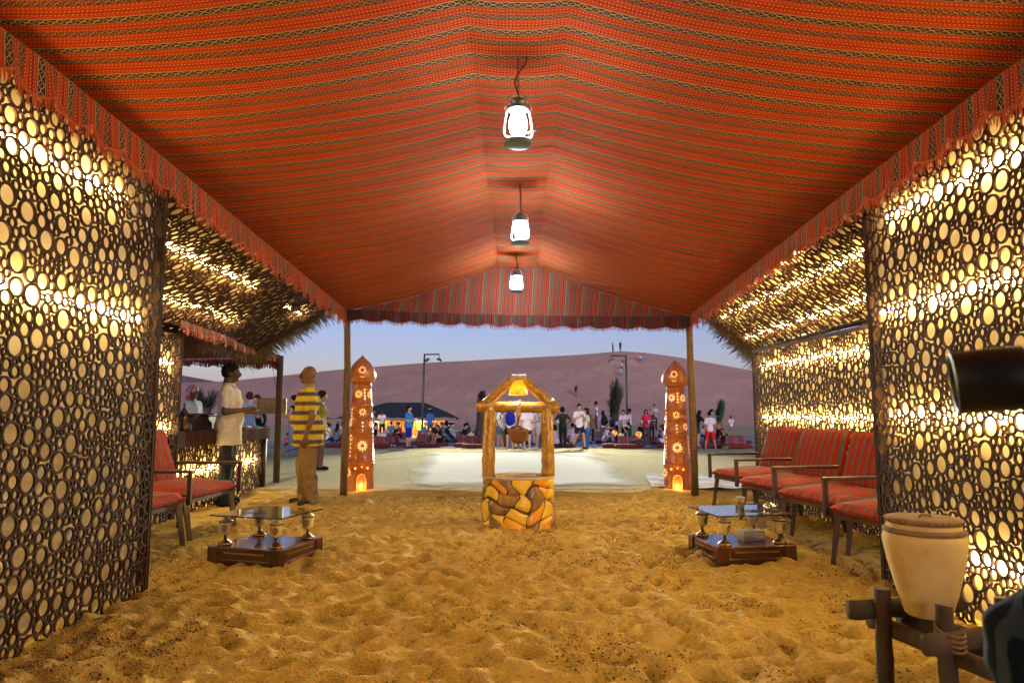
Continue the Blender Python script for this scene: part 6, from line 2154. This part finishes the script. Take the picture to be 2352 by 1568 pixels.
guest('bald man in a black vest leaning forward on his knees', 1666, 1014, face=285, h=1.76, pose='knees', lean=36, shirt=BK, lower=(.02, .02, .025), skin='tan', hair='bald', sleeve='none')
b7 = guest('small boy in a white football shirt with a black number on its back', 1680, 1003, face=184, h=1.30, shirt=(.68, .67, .72), lower=(.16, .17, .19), skin='tan', legs='long_shorts', hc='brown')
fcv = bpy.data.curves.new('number', 'FONT'); fcv.body = '7'; fcv.size = .30; fcv.extrude = .006; fcv.align_x = 'CENTER'
fcv.materials.append(black_metal)
tmpo = bpy.data.objects.new('number_curve', fcv); COL.objects.link(tmpo); bpy.context.view_layer.update()
fme = bpy.data.meshes.new_from_object(tmpo.evaluated_get(bpy.context.evaluated_depsgraph_get())); bpy.data.objects.remove(tmpo)
fo = bpy.data.objects.new('number', fme); COL.objects.link(fo); fo.parent = b7; fo.location = (0, .152, 1.14); fo.rotation_euler = (R(90), 0, R(180))
# on the dune
def climber(label, px, py, face, h, pose, **k):
    p = dune_point(px, py)
    return person(label, p.x, p.y, p.z - .08, face, h, pose, vox=.04, **k)[0]
climber('person in dark clothes standing on the dune crest, right of the pair', 1425, 806.5, 10, 1.78, 'hold', shirt=(.03, .03, .04), lower=BK, skin='dark')
climber('person with one knee bent on the dune crest, left of the pair', 1407.5, 808, 60, 1.66, 'hip_out', shirt=(.10, .09, .09), lower=(.014, .018, .022), skin='dark', hair='short')
e = climber('person in a white T-shirt climbing the dune with a pale blue board', 1471.5, 834, 185, 1.66, 'climb', shirt=(.50, .56, .72), lower=BK, skin='tan', legs='shorts')
p = e.location; b = MB(); b.box((0, 0, 0), (.34, .05, .75), Matrix.Rotation(R(20), 3, 'Y'), .02); o = b.build('sand_board', cloth((.10, .30, .50))); o.location = (p.x + .62, p.y, p.z + 1.0); tag(o, 'pale blue sand board held by the climber near the crest', 'board')
climber('person in a white shirt and dark trousers climbing above another climber', 1428.5, 851, 175, 1.62, 'climb', shirt=(.50, .56, .72), lower=(.04, .07, .08), skin='tan')
climber('lower climber in white just above the tied palm', 1427.5, 864, 200, 1.50, 'climb', shirt=(.50, .55, .72), lower=(.14, .24, .45), skin='tan')
climber('person in a navy top alone halfway up the dune', 1322.5, 909, 160, 1.70, 'climb', shirt=(.012, .018, .05), lower=(.07, .09, .15), skin='tan', legs='long_shorts')

# shoes left lying on the sand
def shoes(px, py, c, lb, rz=0, n=2):
    g = G(px, py)
    e = empty('pair_of_shoes', (g.x, g.y, g.z + .03), R(rz), lb, 'shoes')
    for k in range(n):
        b = MB(); b.cap2((k * .13, -.08, .04), (k * .13 + .02, .11, .035), .045, .038, 9); b.cap2((k * .13, -.07, .06), (k * .13, .0, .07), .042, .036, 8); b.build('shoe', cloth(c), e, True)
shoes(1500, 1030, (.05, .09, .11), 'dark striped sports shoes left on the sand below the woman in pink', 70)
shoes(1666, 1032, (.06, .30, .02), 'bright green shoes left on the sand right of the boy in red shorts', 70)
shoes(899, 1027, (.45, .5, .45), 'pale shoes left on the sand by the man in blue shorts', 10)
shoes(1364, 1030, (.20, .26, .42), 'blue and white shoes and straps left beside the woman in blue jeans', 60)
